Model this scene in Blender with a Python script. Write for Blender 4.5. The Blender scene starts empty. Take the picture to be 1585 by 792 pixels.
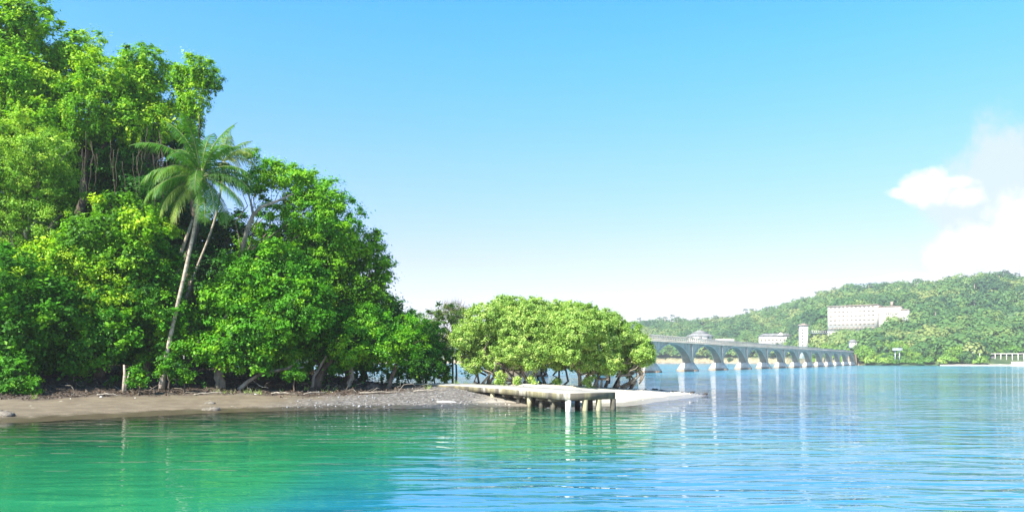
import bpy, math, random
import numpy as np
rng = np.random.default_rng(7); random.seed(7)
R = math.radians
scene = bpy.context.scene
col = scene.collection
# ------------------------------------------------------------------ camera, world, sun, exposure
H, F, CX, HY = 2.6, 1200.0, 792.5, 558.0      # eye height, focal length (photo px), principal x, horizon y
cam = bpy.data.cameras.new('camera'); camo = bpy.data.objects.new('camera', cam); col.objects.link(camo)
camo.location = (0, 0, H); camo.rotation_euler = (R(90), 0, 0)
cam.sensor_width = 36; cam.lens = 36 * F / 1585; cam.shift_y = (HY - 396) / 1585
cam.clip_start = 0.3; cam.clip_end = 20000
scene.camera = camo
SUN = np.array([-0.64, -0.77, 0.0]); SUN /= np.linalg.norm(SUN); EL = R(44)
sl = bpy.data.lights.new('sun', 'SUN'); sl.energy = 5.0; sl.angle = R(0.5); sl.color = (1, 0.95, 0.86)
so = bpy.data.objects.new('sun', sl); col.objects.link(so)
from mathutils import Vector
so.rotation_euler = Vector((SUN[0]*math.cos(EL), SUN[1]*math.cos(EL), math.sin(EL))).to_track_quat('Z', 'Y').to_euler()
scene.view_settings.view_transform = 'Standard'; scene.view_settings.look = 'None'
scene.view_settings.exposure = 1.35; scene.view_settings.gamma = 1; scene.view_settings.use_curve_mapping = False
HAZE = 0.0003
W = bpy.data.worlds.new('World'); scene.world = W; W.use_nodes = True

class NT:
    def __init__(s, tree): s.t = tree; s.n = tree.nodes; s.l = tree.links
    def new(s, kind, **kw):
        nd = s.n.new(kind)
        for k, v in kw.items():
            if k in nd.inputs: s.set(nd.inputs[k], v)
            else: setattr(nd, k, v)
        return nd
    def set(s, inp, v):
        if isinstance(v, bpy.types.NodeSocket): s.l.new(v, inp)
        elif v is not None: inp.default_value = v
    def math(s, op, a, b=None, c=None, clamp=False):
        nd = s.n.new('ShaderNodeMath'); nd.operation = op; nd.use_clamp = clamp
        for i, v in enumerate((a, b, c)):
            if v is not None: s.set(nd.inputs[i], v)
        return nd.outputs[0]
    def mix(s, f, a, b, blend='MIX'):
        nd = s.n.new('ShaderNodeMix'); nd.data_type = 'RGBA'; nd.blend_type = blend
        s.set(nd.inputs[0], f)
        for i, v in ((6, a), (7, b)):
            if isinstance(v, tuple) and len(v) == 3: v = (*v, 1)
            s.set(nd.inputs[i], v)
        return nd.outputs[2]
    def ramp(s, f, stops, interp='LINEAR'):
        nd = s.n.new('ShaderNodeValToRGB'); nd.color_ramp.interpolation = interp
        e = nd.color_ramp.elements
        while len(e) < len(stops): e.new(0.5)
        for k, (p, c) in enumerate(stops):
            e[k].position = p
            if not isinstance(c, tuple): c = (c, c, c)
            e[k].color = (*c, 1)
        s.set(nd.inputs[0], f); return nd.outputs[0]
    def smooth(s, v, a, b):
        nd = s.n.new('ShaderNodeMapRange'); nd.interpolation_type = 'SMOOTHSTEP'
        s.set(nd.inputs[0], v); s.set(nd.inputs[1], a); s.set(nd.inputs[2], b); return nd.outputs[0]
    def noise(s, vec, scale, detail=3, rough=0.5, dist=0.0):
        nd = s.n.new('ShaderNodeTexNoise'); s.set(nd.inputs['Vector'], vec)
        s.set(nd.inputs['Scale'], scale); s.set(nd.inputs['Detail'], detail); s.set(nd.inputs['Roughness'], rough)
        s.set(nd.inputs['Distortion'], dist); return nd.outputs[0]

def world():
    t = NT(W.node_tree); t.n.clear()
    sky = t.new('ShaderNodeTexSky'); sky.sky_type = 'NISHITA'; sky.sun_disc = False
    sky.sun_elevation = EL; sky.sun_rotation = math.atan2(SUN[0], SUN[1]); sky.altitude = 0
    sky.air_density = 1.0; sky.dust_density = 0.6; sky.ozone_density = 1.5
    tc = t.new('ShaderNodeTexCoord'); sx = t.new('ShaderNodeSeparateXYZ'); t.l.new(tc.outputs['Generated'], sx.inputs[0])
    dy = t.math('MAXIMUM', sx.outputs[1], 0.02)
    u = t.math('DIVIDE', sx.outputs[0], dy); v = t.math('DIVIDE', sx.outputs[2], dy)
    cmb = t.new('ShaderNodeCombineXYZ'); t.set(cmb.inputs[0], t.math('MULTIPLY', u, 12)); t.set(cmb.inputs[1], t.math('MULTIPLY', v, 12))
    P = cmb.outputs[0]
    n1 = t.noise(P, 1.3, 5, 0.55); n2 = t.noise(P, 4.5, 4, 0.6)
    def ell(px, py, rx, ry):
        a = t.math('DIVIDE', t.math('SUBTRACT', t.math('MULTIPLY', u, 12), (px-CX)/100), rx/100)
        b = t.math('DIVIDE', t.math('SUBTRACT', t.math('MULTIPLY', v, 12), (HY-py)/100), ry/100)
        return t.math('SUBTRACT', 1.0, t.math('SQRT', t.math('ADD', t.math('MULTIPLY', a, a), t.math('MULTIPLY', b, b))))
    def group(es, na, nb):
        m = es[0]
        for e in es[1:]: m = t.math('MAXIMUM', m, e)
        m = t.math('ADD', m, t.math('MULTIPLY', t.math('SUBTRACT', n1, 0.5), na))
        return t.math('ADD', m, t.math('MULTIPLY', t.math('SUBTRACT', n2, 0.5), nb))
    soft = group([ell(1570, 270, 110, 100), ell(1540, 340, 120, 70), ell(1640, 300, 170, 120), ell(1700, 380, 300, 120), ell(1900, 300, 300, 120)], 1.3, 0.35)
    puff = group([ell(1422, 292, 40, 30), ell(1446, 288, 34, 32), ell(1398, 298, 30, 12), ell(1474, 282, 40, 12), ell(1500, 305, 40, 18)], 0.9, 0.9)
    low = group([ell(1478, 398, 55, 50), ell(1520, 380, 60, 50), ell(1575, 380, 85, 90), ell(1650, 380, 120, 80), ell(1420, 440, 90, 22), ell(1300, 455, 150, 22)], 0.9, 0.7)
    ms = t.math('MULTIPLY', t.smooth(soft, -0.05, 0.45), 0.85)
    mp = t.math('MULTIPLY', t.smooth(puff, -0.08, 0.55), 1.0); ml = t.smooth(low, -0.05, 0.5)
    hs = t.new('ShaderNodeHueSaturation', Saturation=1.22, Value=1.0, Color=sky.outputs[0]); base = hs.outputs[0]
    tint = t.ramp(sx.outputs[2], [(0.0, (.82, .66, .66)), (0.13, (.86, .655, .80)), (0.25, (.76, .87, 1.0)), (0.36, (.52, 1.04, 1.15)), (0.43, (.37, 1.08, 1.25)), (0.75, (.55, .75, .85))])
    base = t.mix(1.0, base, tint, 'MULTIPLY')
    c = t.mix(ms, base, (2.85, 3.2, 3.75)); c = t.mix(ml, c, (4.2, 4.3, 4.3)); c = t.mix(mp, c, (4.0, 4.1, 4.15))
    bg = t.new('ShaderNodeBackground', Color=c, Strength=0.115)
    out = t.new('ShaderNodeOutputWorld'); t.l.new(bg.outputs[0], out.inputs[0])
world()

# ------------------------------------------------------------------ helpers
def tag(o, label=None, cat=None, group=None, kind=None):
    if label: o['label'] = label
    if cat: o['category'] = cat
    if group: o['group'] = group
    if kind: o['kind'] = kind
    return o
def thing(name, label, cat, loc=(0, 0, 0), rz=0.0, group=None):
    o = bpy.data.objects.new(name, None); col.objects.link(o); o.location = [float(v) for v in loc]; o.rotation_euler = (0, 0, rz)
    o.empty_display_size = 0.3
    return tag(o, label, cat, group)
def copy_tree(o, loc, rz, s=None, label=None, parent=None):
    c = o.copy(); col.objects.link(c)
    if parent is None:
        c.location = [float(v) for v in loc]; c.rotation_euler = (0, 0, rz)
        if s: c.scale = s
        if label: c['label'] = label
    else: c.parent = parent
    for ch in o.children: copy_tree(ch, None, 0, parent=c)
    return c
def link_mesh(name, V, Q=None, T=None, mat=None, parent=None, smooth=False, face=None, point=None, mats=None):
    V = np.asarray(V, np.float32).reshape(-1, 3)
    Q = np.zeros((0, 4), np.int32) if Q is None else np.asarray(Q, np.int32).reshape(-1, 4)
    T = np.zeros((0, 3), np.int32) if T is None else np.asarray(T, np.int32).reshape(-1, 3)
    me = bpy.data.meshes.new(name)
    me.vertices.add(len(V)); me.vertices.foreach_set('co', V.ravel())
    nl = Q.size + T.size
    me.loops.add(nl); me.loops.foreach_set('vertex_index', np.concatenate([Q.ravel(), T.ravel()]).astype(np.int32))
    me.polygons.add(len(Q) + len(T))
    ls = np.concatenate([np.arange(len(Q))*4, len(Q)*4 + np.arange(len(T))*3]).astype(np.int32)
    me.polygons.foreach_set('loop_start', ls)
    if smooth: me.polygons.foreach_set('use_smooth', np.ones(len(Q)+len(T), bool))
    for dom, dd in (('FACE', face), ('POINT', point)):
        for k, a in (dd or {}).items():
            at = me.attributes.new(k, 'FLOAT', dom); at.data.foreach_set('value', np.asarray(a, np.float32))
    if mat: me.materials.append(mat)
    me.update(calc_edges=True)
    o = bpy.data.objects.new(name, me); col.objects.link(o)
    if parent: o.parent = parent
    return o
class MB:
    def __init__(s): s.V = []; s.Q = []; s.T = []; s.n = 0
    def add(s, V, Q=(), T=()):
        V = np.asarray(V, float).reshape(-1, 3)
        if len(Q): s.Q.append(np.asarray(Q).reshape(-1, 4) + s.n)
        if len(T): s.T.append(np.asarray(T).reshape(-1, 3) + s.n)
        s.V.append(V); s.n += len(V); return s
    def box(s, c, size, rz=0.0, top=1.0):
        x, y, z = np.array(size)/2.0
        v = np.array([[sx*x*(top if sz > 0 else 1), sy*y*(top if sz > 0 else 1), sz*z] for sz in (-1, 1) for sy in (-1, 1) for sx in (-1, 1)])
        ca, sa = math.cos(rz), math.sin(rz)
        v = np.stack([v[:, 0]*ca - v[:, 1]*sa, v[:, 0]*sa + v[:, 1]*ca, v[:, 2]], 1) + np.array(c)
        return s.add(v, [[0, 2, 3, 1], [4, 5, 7, 6], [0, 1, 5, 4], [2, 6, 7, 3], [0, 4, 6, 2], [1, 3, 7, 5]])
    def tube(s, pts, rad, n=7, cap=True):
        pts = np.asarray(pts, float); m = len(pts); rad = np.broadcast_to(np.asarray(rad, float), (m,))
        tg = np.gradient(pts, axis=0); tg /= np.linalg.norm(tg, axis=1)[:, None] + 1e-9
        ref = np.array([0.93, 0.31, 0.17]) if abs(tg[:, 2]).mean() > .6 else np.array([0.1, 0.1, 1.0])
        a = np.cross(tg, ref); a /= np.linalg.norm(a, axis=1)[:, None] + 1e-9; b = np.cross(tg, a)
        th = np.arange(n)*2*math.pi/n
        V = pts[:, None] + rad[:, None, None]*(a[:, None]*np.cos(th)[None, :, None] + b[:, None]*np.sin(th)[None, :, None])
        i = np.arange(m-1)[:, None]*n; j = np.arange(n)[None]; j2 = (j+1) % n
        Q = np.stack([i+j, i+j2, i+n+j2, i+n+j], -1).reshape(-1, 4)
        V = V.reshape(-1, 3); T = []
        if cap:
            V = np.vstack([V, pts[0], pts[-1]]); k = m*n
            T = [[k, (q+1) % n, q] for q in range(n)] + [[k+1, (m-1)*n+q, (m-1)*n+(q+1) % n] for q in range(n)]
        return s.add(V, Q, T)
    def lathe(s, prof, c=(0, 0, 0), n=16):
        prof = np.asarray(prof, float); m = len(prof); th = np.arange(n)*2*math.pi/n
        V = np.stack([prof[:, None, 0]*np.cos(th), prof[:, None, 0]*np.sin(th), np.broadcast_to(prof[:, None, 1], (m, n))], -1).reshape(-1, 3) + np.array(c)
        i = np.arange(m-1)[:, None]*n; j = np.arange(n)[None]; j2 = (j+1) % n
        return s.add(V, np.stack([i+j, i+j2, i+n+j2, i+n+j], -1).reshape(-1, 4))
    def build(s, name, mat, parent=None, smooth=False):
        return link_mesh(name, np.vstack(s.V), np.vstack(s.Q) if s.Q else None, np.vstack(s.T) if s.T else None, mat, parent, smooth)

def _h(ix, iy, seed):
    n = (ix.astype(np.int64)*374761393 + iy.astype(np.int64)*668265263 + seed*1274126177) & 0x7fffffff
    n = ((n ^ (n >> 13))*1274126177) & 0x7fffffff
    return ((n ^ (n >> 16)) & 0xffff)/65535.0
def vnoise(x, y, seed=0):
    ix = np.floor(x); iy = np.floor(y); fx = x-ix; fy = y-iy; fx = fx*fx*(3-2*fx); fy = fy*fy*(3-2*fy)
    a = _h(ix, iy, seed); b = _h(ix+1, iy, seed); c = _h(ix, iy+1, seed); d = _h(ix+1, iy+1, seed)
    return (a*(1-fx)+b*fx)*(1-fy) + (c*(1-fx)+d*fx)*fy
def fbm(x, y, seed=0, o=4):
    s = 0; a = 0.5; t = 0
    for k in range(o): s = s + a*vnoise(x*2**k, y*2**k, seed+k); t += a; a *= .5
    return s/t
def sstep(x, a, b):
    t = np.clip((x-a)/(b-a), 0, 1); return t*t*(3-2*t)
def P(px, py, Y): return np.array([(px-CX)/F*Y, Y, H+(HY-py)/F*Y])

# ------------------------------------------------------------------ materials
def mat(name):
    m = bpy.data.materials.new(name); m.use_nodes = True; t = NT(m.node_tree); t.n.clear()
    out = t.new('ShaderNodeOutputMaterial'); return m, t, out
def leaf_mat(name, dark, mid, light, trans=0.38, spec=0.22, rough=0.55):
    m, t, out = mat(name)
    at = t.new('ShaderNodeAttribute', attribute_name='tint')
    c = t.ramp(at.outputs['Fac'], [(0.0, dark), (0.5, mid), (1.0, light)])
    b = t.new('ShaderNodeBsdfPrincipled'); t.set(b.inputs['Base Color'], c); t.set(b.inputs['Roughness'], rough); t.set(b.inputs['Specular IOR Level'], spec)
    tr = t.new('ShaderNodeBsdfTranslucent'); t.set(tr.inputs[0], t.mix(1.0, c, (1.25, 1.35, 0.5), 'MULTIPLY'))
    mx = t.new('ShaderNodeMixShader'); t.set(mx.inputs[0], trans); t.l.new(b.outputs[0], mx.inputs[1]); t.l.new(tr.outputs[0], mx.inputs[2])
    t.l.new(mx.outputs[0], out.inputs[0]); return m
def solid(name, c1, c2, scale=3.0, rough=0.8, bump=0.15, stain=None, stretch=(1, 1, 1), bscale=None, coord='Object'):
    m, t, out = mat(name); tc = t.new('ShaderNodeTexCoord')
    mp = t.new('ShaderNodeMapping'); t.l.new(tc.outputs[coord], mp.inputs[0]); mp.inputs['Scale'].default_value = stretch
    n = t.noise(mp.outputs[0], scale, 5, 0.6); c = t.mix(t.smooth(n, 0.35, 0.65), c1, c2)
    if stain:
        n2 = t.noise(mp.outputs[0], scale*0.37, 6, 0.65); c = t.mix(t.smooth(n2, stain[1], stain[2]), c, stain[0])
    b = t.new('ShaderNodeBsdfPrincipled'); t.set(b.inputs['Base Color'], c); t.set(b.inputs['Roughness'], rough)
    if bump:
        bn = t.new('ShaderNodeBump', Strength=bump, Distance=0.05); t.set(bn.inputs['Height'], t.noise(mp.outputs[0], (bscale or scale)*3, 5, 0.65)); t.l.new(bn.outputs[0], b.inputs['Normal'])
    t.l.new(b.outputs[0], out.inputs[0]); return m
L_broad = leaf_mat('leaf_broad', (0.035, 0.133, 0.007), (0.088, 0.312, 0.011), (0.251, 0.484, 0.015))
L_vine = leaf_mat('leaf_vine', (0.043, 0.151, 0.006), (0.173, 0.406, 0.010), (0.449, 0.601, 0.026))
L_feather = leaf_mat('leaf_feather', (0.069, 0.180, 0.012), (0.206, 0.406, 0.030), (0.413, 0.570, 0.060))
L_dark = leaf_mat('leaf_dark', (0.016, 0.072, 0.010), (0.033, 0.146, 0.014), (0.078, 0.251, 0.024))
L_mang = leaf_mat('leaf_mangrove', (0.107, 0.219, 0.034), (0.287, 0.452, 0.090), (0.545, 0.641, 0.202))
L_brown = leaf_mat('leaf_brownish', (0.038, 0.115, 0.018), (0.105, 0.196, 0.036), (0.225, 0.253, 0.090))
L_palm = leaf_mat('leaf_palm', (0.021, 0.081, 0.009), (0.057, 0.184, 0.012), (0.306, 0.344, 0.068), rough=0.5, spec=0.25)
L_far = leaf_mat('leaf_far', (0.028, 0.080, 0.029), (0.093, 0.191, 0.043), (0.262, 0.297, 0.086), trans=0.2)
L_farb = leaf_mat('leaf_far_bright', (0.047, 0.128, 0.019), (0.140, 0.287, 0.033), (0.281, 0.383, 0.065), trans=0.2)
L_litter = leaf_mat('leaf_litter', (0.02, 0.014, 0.01), (0.06, 0.04, 0.025), (0.16, 0.11, 0.07), trans=0.05)
Bark = solid('bark_grey', (0.20, 0.17, 0.13), (0.34, 0.30, 0.24), 3, 0.9, 0.5, ((0.08, 0.07, 0.05), 0.5, 0.7), (1, 1, 0.35))
BarkD = solid('bark_dark', (0.07, 0.05, 0.035), (0.15, 0.11, 0.075), 3, 0.9, 0.5, None, (1, 1, 0.3))
BarkM = solid('bark_mangrove', (0.10, 0.08, 0.06), (0.24, 0.19, 0.14), 3, 0.9, 0.5, ((0.30, 0.26, 0.2), 0.5, 0.7), (1, 1, 0.4))
BarkP = solid('bark_palm', (0.30, 0.24, 0.18), (0.46, 0.39, 0.31), 2, 0.85, 0.4, ((0.2, 0.16, 0.12), 0.5, 0.7), (0.5, 0.5, 4))
Rock = solid('rock', (0.10, 0.085, 0.06), (0.22, 0.19, 0.15), 5, 0.9, 0.8)
RockD = solid('rock_dark', (0.03, 0.025, 0.02), (0.08, 0.065, 0.05), 5, 0.9, 0.8)
Pebble = solid('pebble', (0.13, 0.13, 0.135), (0.30, 0.295, 0.29), 0.9, 0.7, 0.2, ((0.12, 0.11, 0.10), 0.52, 0.6))
Coral = solid('coral_rubble', (0.62, 0.57, 0.48), (0.80, 0.77, 0.70), 1.3, 0.8, 0.2, ((0.2, 0.17, 0.14), 0.58, 0.66))
Conc = solid('bridge_concrete', (0.36, 0.315, 0.245), (0.44, 0.39, 0.305), 0.25, 0.85, 0.1, ((0.24, 0.205, 0.155), 0.5, 0.75), (1, 1, 0.25))
SoffShade = solid('soffit_shaded', (0.13, 0.115, 0.09), (0.20, 0.175, 0.14), 0.4, .9, .1)  # bridge concrete darkened to paint the shade under the arches
Rail = solid('bridge_railing', (0.38, 0.345, 0.29), (0.46, 0.42, 0.35), 0.3, 0.85, 0)
ConcL = solid('bridge_base_concrete', (0.44, 0.40, 0.34), (0.56, 0.52, 0.46), 0.4, 0.85, 0.1)
Rust = solid('tide_stain', (0.20, 0.13, 0.08), (0.34, 0.25, 0.16), 0.6, 0.9, 0.2)
White = solid('white_render', (0.58, 0.54, 0.47), (0.66, 0.62, 0.55), 0.15, 0.8, 0)
Cream = solid('cream_render', (0.60, 0.53, 0.42), (0.68, 0.61, 0.50), 0.15, 0.8, 0)
Tile = solid('brown_roof', (0.22, 0.17, 0.13), (0.32, 0.25, 0.20), 0.6, 0.8, 0)
PaleRoof = solid('pale_roof', (0.15, 0.15, 0.14), (0.24, 0.235, 0.22), 0.3, 0.8, 0)
Glass = solid('window_glass', (0.16, 0.15, 0.13), (0.26, 0.24, 0.20), 0.4, 0.2, 0)
GlassW = solid('window_cream', (0.30, 0.24, 0.17), (0.38, 0.31, 0.23), 0.4, 0.5, 0)  # cream colour of the windows
Metal = solid('grey_metal', (0.30, 0.33, 0.35), (0.42, 0.45, 0.47), 0.5, 0.5, 0)
Tan = solid('shore_rock_tan', (0.16, 0.12, 0.08), (0.36, 0.30, 0.22), 0.3, .9, .3)
Sand = solid('far_sand', (0.55, 0.48, 0.37), (0.66, 0.60, 0.49), 0.2, 0.9, 0)

# ------------------------------------------------------------------ terrain
front = [(-150, -5), (-95, 6), (-60, 15), (-42, 20.5), (-30, 26), (-21.3, 32.2), (-17.6, 36.2), (-14.7, 39), (-10, 41), (-6.1, 42.2), (-1.6, 44.4), (3, 44.2), (6.2, 44.8), (8.6, 48), (12.7, 55.0), (15.2, 59.6)]
back = [(14.6, 62.6), (11, 65), (6, 67.5), (0, 70), (-6, 72.5), (-12, 77), (-18, 88), (-30, 105), (-60, 128), (-150, 140)]
poly = np.array(front+back, float)
def sdf(x, y):
    sh = x.shape; x = x.ravel(); y = y.ravel(); best = np.full(x.shape, 1e9); ins = np.zeros(x.shape, bool)
    n = len(poly)
    for i in range(n):
        ax, ay = poly[i]; bx, by = poly[(i+1) % n]; dx, dy = bx-ax, by-ay
        tt = np.clip(((x-ax)*dx+(y-ay)*dy)/(dx*dx+dy*dy), 0, 1)
        best = np.minimum(best, np.hypot(x-ax-tt*dx, y-ay-tt*dy))
        c = ((ay > y) != (by > y)) & (x < (bx-ax)*(y-ay)/(by-ay+1e-12)+ax); ins ^= c
    return np.where(ins, best, -best).reshape(sh)
def ground_z(x, y, full=False):
    x = np.asarray(x, float); y = np.asarray(y, float)
    d = sdf(x, y) + (fbm(x*.22, y*.22, 3)-.5)*1.6*sstep(x, 12, 6) + (fbm(x*.9, y*.9, 5)-.5)*.5
    w = sstep(x, -10, -3)
    forest = np.interp(d, [-60, -20, -6, -1, 0, 11, 12.3, 16, 26, 45], [-6, -2.0, -0.36, -.05, 0, .66, .80, 1.75, 2.3, 3.6])
    spit = np.interp(d, [-60, -20, -6, -1, 0, 3, 9, 14, 40], [-6, -2.6, -0.55, -.07, 0, .26, .80, .98, 1.3])
    z = forest*(1-w)+spit*w
    lit = sstep(d + (fbm(x*.8, y*.8, 9)-.5)*2.6+1.8*sstep(x, -17, -13), 8.4, 10.0)*(1-sstep(x, -9, -5))
    z = z + (fbm(x*1.7, y*1.7, 11)-.5)*(.05+.30*lit)*sstep(d, -1, 1)
    q = np.array([[2.8, 39.7], [-2, 49.6], [-5.4, 54.7], [-7.8, 56.5]])+np.array([1.3, .7]); pd = np.full(np.shape(x), 1e9)
    for (ax, ay), (bx, by) in zip(q[:-1], q[1:]):
        tt = np.clip(((x-ax)*(bx-ax)+(y-ay)*(by-ay))/((bx-ax)**2+(by-ay)**2), 0, 1); pd = np.minimum(pd, np.hypot(x-ax-tt*(bx-ax), y-ay-tt*(by-ay)))
    z = np.minimum(z, .78+np.clip(pd-4.6, 0, 9)*.2)
    if full: return z, d, lit
    return z
def gz(x, y): return float(ground_z(np.array([x]), np.array([y]))[0])
def axis(a, b, step, lo, hi, k=12):
    return np.concatenate([a-np.geomspace(1, a-lo+1, k)[1:][::-1]+1-1, np.arange(a, b, step), b+np.geomspace(1, hi-b+1, k)[1:]-1+.0])
def grid(xs, ys):
    X, Y = np.meshgrid(xs, ys); ny, nx = X.shape
    i = (np.arange(ny-1)[:, None]*nx+np.arange(nx-1)[None]); Q = np.stack([i, i+1, i+nx+1, i+nx], -1).reshape(-1, 4)
    return X, Y, Q
gxs = axis(-48, 20, 0.22, -2500, 2500); gys = axis(24, 84, 0.22, -500, 4000)
X, Y, Q = grid(gxs, gys); Z, D, LIT = ground_z(X, Y, True)
coral = sstep(X+(fbm(X*.5, Y*.5, 21)-.5)*3, -2.5, 1.5)
pebl = sstep(X+(fbm(X*.4, Y*.4, 22)-.5)*5, -14, -9)*(1-coral)
pebl = np.maximum(pebl, sstep(X, -24, -16)*sstep(D+(fbm(X, Y, 24)-.5)*2, 8.6, 10.4)*(1-coral)*.9)
backp = sstep(X, 4, 7)*sstep(Y+X*.35, 63.6, 64.8)   # dark cobbles along the back of the spit
def ground_mat():
    m, t, out = mat('shore_ground'); tc = t.new('ShaderNodeTexCoord'); ob = tc.outputs['Object']
    A = lambda k: t.new('ShaderNodeAttribute', attribute_name=k).outputs['Fac']
    n = t.noise(ob, 1.1, 6, .65); nf = t.noise(ob, 9, 5, .7); nc = t.noise(ob, 28, 3, .7)
    sand = t.mix(t.smooth(n, .35, .7), (0.125, 0.096, 0.058), (0.18, 0.143, 0.09))
    sand = t.mix(t.smooth(t.noise(ob, 2.4, 7, .75), .60, .70), sand, (0.09, 0.078, 0.05))
    sand = t.mix(t.smooth(t.noise(ob, 1.7, 4, .6, 1.0), .66, .72), sand, (0.36, 0.32, 0.24))
    vo = t.new('ShaderNodeTexVoronoi', Scale=7.0); t.l.new(ob, vo.inputs['Vector'])
    sp = t.new('ShaderNodeSeparateColor'); t.l.new(vo.outputs['Color'], sp.inputs[0])
    peb = t.ramp(sp.outputs[0], [(0, (.05, .043, .036)), (.35, (.10, .09, .078)), (.75, (.15, .137, .12)), (1, (.30, .27, .24))])
    cor = t.mix(t.smooth(nf, .35, .7), (0.46, 0.41, 0.32), (0.62, 0.57, 0.48))
    cor = t.mix(t.smooth(t.noise(ob, 3.5, 6, .7), .58, .68), cor, (0.38, 0.32, 0.24))
    cob = t.ramp(sp.outputs[1], [(0, (.06, .055, .05)), (.6, (.14, .13, .12)), (1, (.40, .38, .35))])
    lit = t.mix(t.smooth(nf, .4, .62), (0.035, 0.025, 0.018), (0.10, 0.072, 0.05))
    c = t.mix(t.math('MULTIPLY', A('pebble'), t.math('ADD', .45, t.math('MULTIPLY', n, .9))), sand, peb); c = t.mix(A('coral'), c, cor); c = t.mix(A('cobble'), c, cob); c = t.mix(A('litter'), c, lit)
    z = t.new('ShaderNodeSeparateXYZ'); geo = t.new('ShaderNodeNewGeometry'); t.l.new(geo.outputs['Position'], z.inputs[0])
    wet = t.smooth(t.math('ADD', z.outputs[2], t.math('MULTIPLY', n, .10)), 0.20, 0.13)
    c = t.mix(t.math('MULTIPLY', wet, .75), c, t.mix(1.0, c, (.42, .40, .36), 'MULTIPLY'))
    under = t.smooth(z.outputs[2], -0.02, -0.3); c = t.mix(under, c, (0.52, 0.44, 0.19))
    b = t.new('ShaderNodeBsdfPrincipled'); t.set(b.inputs['Base Color'], c)
    t.set(b.inputs['Roughness'], t.math('SUBTRACT', .92, t.math('MULTIPLY', wet, .55)))
    bn = t.new('ShaderNodeBump', Strength=.6, Distance=.05); t.set(bn.inputs['Height'], t.math('ADD', nf, t.math('MULTIPLY', nc, .4)))
    t.l.new(bn.outputs[0], b.inputs['Normal']); t.l.new(b.outputs[0], out.inputs[0]); return m
g = link_mesh('ground', np.stack([X, Y, Z], -1), Q, None, ground_mat(), None, True,
              point=dict(litter=LIT.ravel(), coral=coral.ravel(), pebble=pebl.ravel(), cobble=backp.ravel()))
tag(g, kind='structure')

def water_mat():
    m, t, out = mat('sea_water'); geo = t.new('ShaderNodeNewGeometry'); pos = geo.outputs['Position']
    A = lambda k: t.new('ShaderNodeAttribute', attribute_name=k).outputs['Fac']
    def st(sx, sy, rz=0.0):
        mp = t.new('ShaderNodeMapping'); t.l.new(pos, mp.inputs[0]); mp.inputs['Scale'].default_value = (sx, sy, 1); mp.inputs['Rotation'].default_value = (0, 0, rz); return mp.outputs[0]
    h = t.math('MULTIPLY', t.noise(st(.10, .34, .1), 1.0, 3, .5, .5), 3.2*.05)
    h = t.math('ADD', h, t.math('MULTIPLY', t.noise(st(.34, 1.25, -.12), 1.0, 2, .5, .5), .13))
    h = t.math('ADD', h, t.math('MULTIPLY', t.noise(st(1.3, 3.6, .15), 1.0, 2, .5, .3), .020))
    gust = t.smooth(t.noise(st(.02, .05, .05), 1.0, 3, .5), .35, .65)
    calm = t.math('ADD', .45, t.math('MULTIPLY', gust, .75))
    wind = A('wind')
    bn = t.new('ShaderNodeBump', Distance=1.0); t.set(bn.inputs['Strength'], t.math('MULTIPLY', calm, t.math('ADD', .52, t.math('MULTIPLY', wind, .40)))); h = t.math('MULTIPLY', h, t.math('ADD', 1.0, t.math('MULTIPLY', wind, .8))); t.set(bn.inputs['Height'], h)
    N = bn.outputs[0]
    body = t.mix(A('bay_reflection'), t.mix(A('wind'), (0.008, 0.17, 0.31), (0.09, 0.38, 0.50)), (0.022, 0.26, 0.115))  # green also paints the trees' reflection, blue the sky's
    body = t.mix(t.smooth(t.noise(st(.05, .16), 1.0, 3, .6), .3, .7), body, t.mix(1.0, body, (.8, .8, .8), 'MULTIPLY'))
    df = t.new('ShaderNodeBsdfDiffuse', Color=body)
    tp = t.new('ShaderNodeBsdfTransparent', Color=(0.80, 0.93, 0.72, 1))
    m1 = t.new('ShaderNodeMixShader'); t.set(m1.inputs[0], A('murk')); t.l.new(tp.outputs[0], m1.inputs[1]); t.l.new(df.outputs[0], m1.inputs[2])
    gl = t.new('ShaderNodeBsdfGlossy', Roughness=.03); t.l.new(N, gl.inputs['Normal']); t.set(gl.inputs['Roughness'], t.math('ADD', .008, t.math('MULTIPLY', wind, .075))) 
    fr = t.new('ShaderNodeFresnel', IOR=1.95); t.l.new(N, fr.inputs['Normal'])
    m2 = t.new('ShaderNodeMixShader'); t.l.new(fr.outputs[0], m2.inputs[0]); t.l.new(m1.outputs[0], m2.inputs[1]); t.l.new(gl.outputs[0], m2.inputs[2])
    t.l.new(m2.outputs[0], out.inputs[0]); return m
wxs = axis(-48, 22, 0.5, -6000, 6000, 24); wys = axis(10, 90, 0.5, -1500, 9000, 24)
X, Y, Q = grid(wxs, wys); dep = np.maximum(0, -ground_z(X, Y))
murk = 1-np.exp(-dep*1.1); murk = murk+(1-murk)*sstep(dep, .8, 3.2)
bay_reflection = 1-sstep(X+(fbm(X*.1, Y*.1, 31)-.5)*3, -5.5+.04*(Y-20), -1.5+.1*(Y-20))  # green bay water, spread to where the trees' reflection falls
dd = -sdf(X, Y)+(fbm(X*.15, Y*.15, 33)-.5)*5; bay_reflection = np.maximum(bay_reflection, (1-sstep(dd, 19, 28))*(1-sstep(X+(fbm(X*.3, Y*.3, 35)-.5)*4, 4, 11))*.9); bay_reflection = bay_reflection*(1-sstep(Y, 60, 110)); wind = np.maximum(sstep(Y, 70, 180), sstep(X-Y*.28+(fbm(X*.12, Y*.12, 37)-.5)*8, -12, 20)*.6)
w = link_mesh('water', np.stack([X, Y, X*0], -1), Q, None, water_mat(), None, True, point=dict(murk=murk.ravel(), bay_reflection=bay_reflection.ravel(), wind=wind.ravel()))
tag(w, kind='structure')

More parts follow.
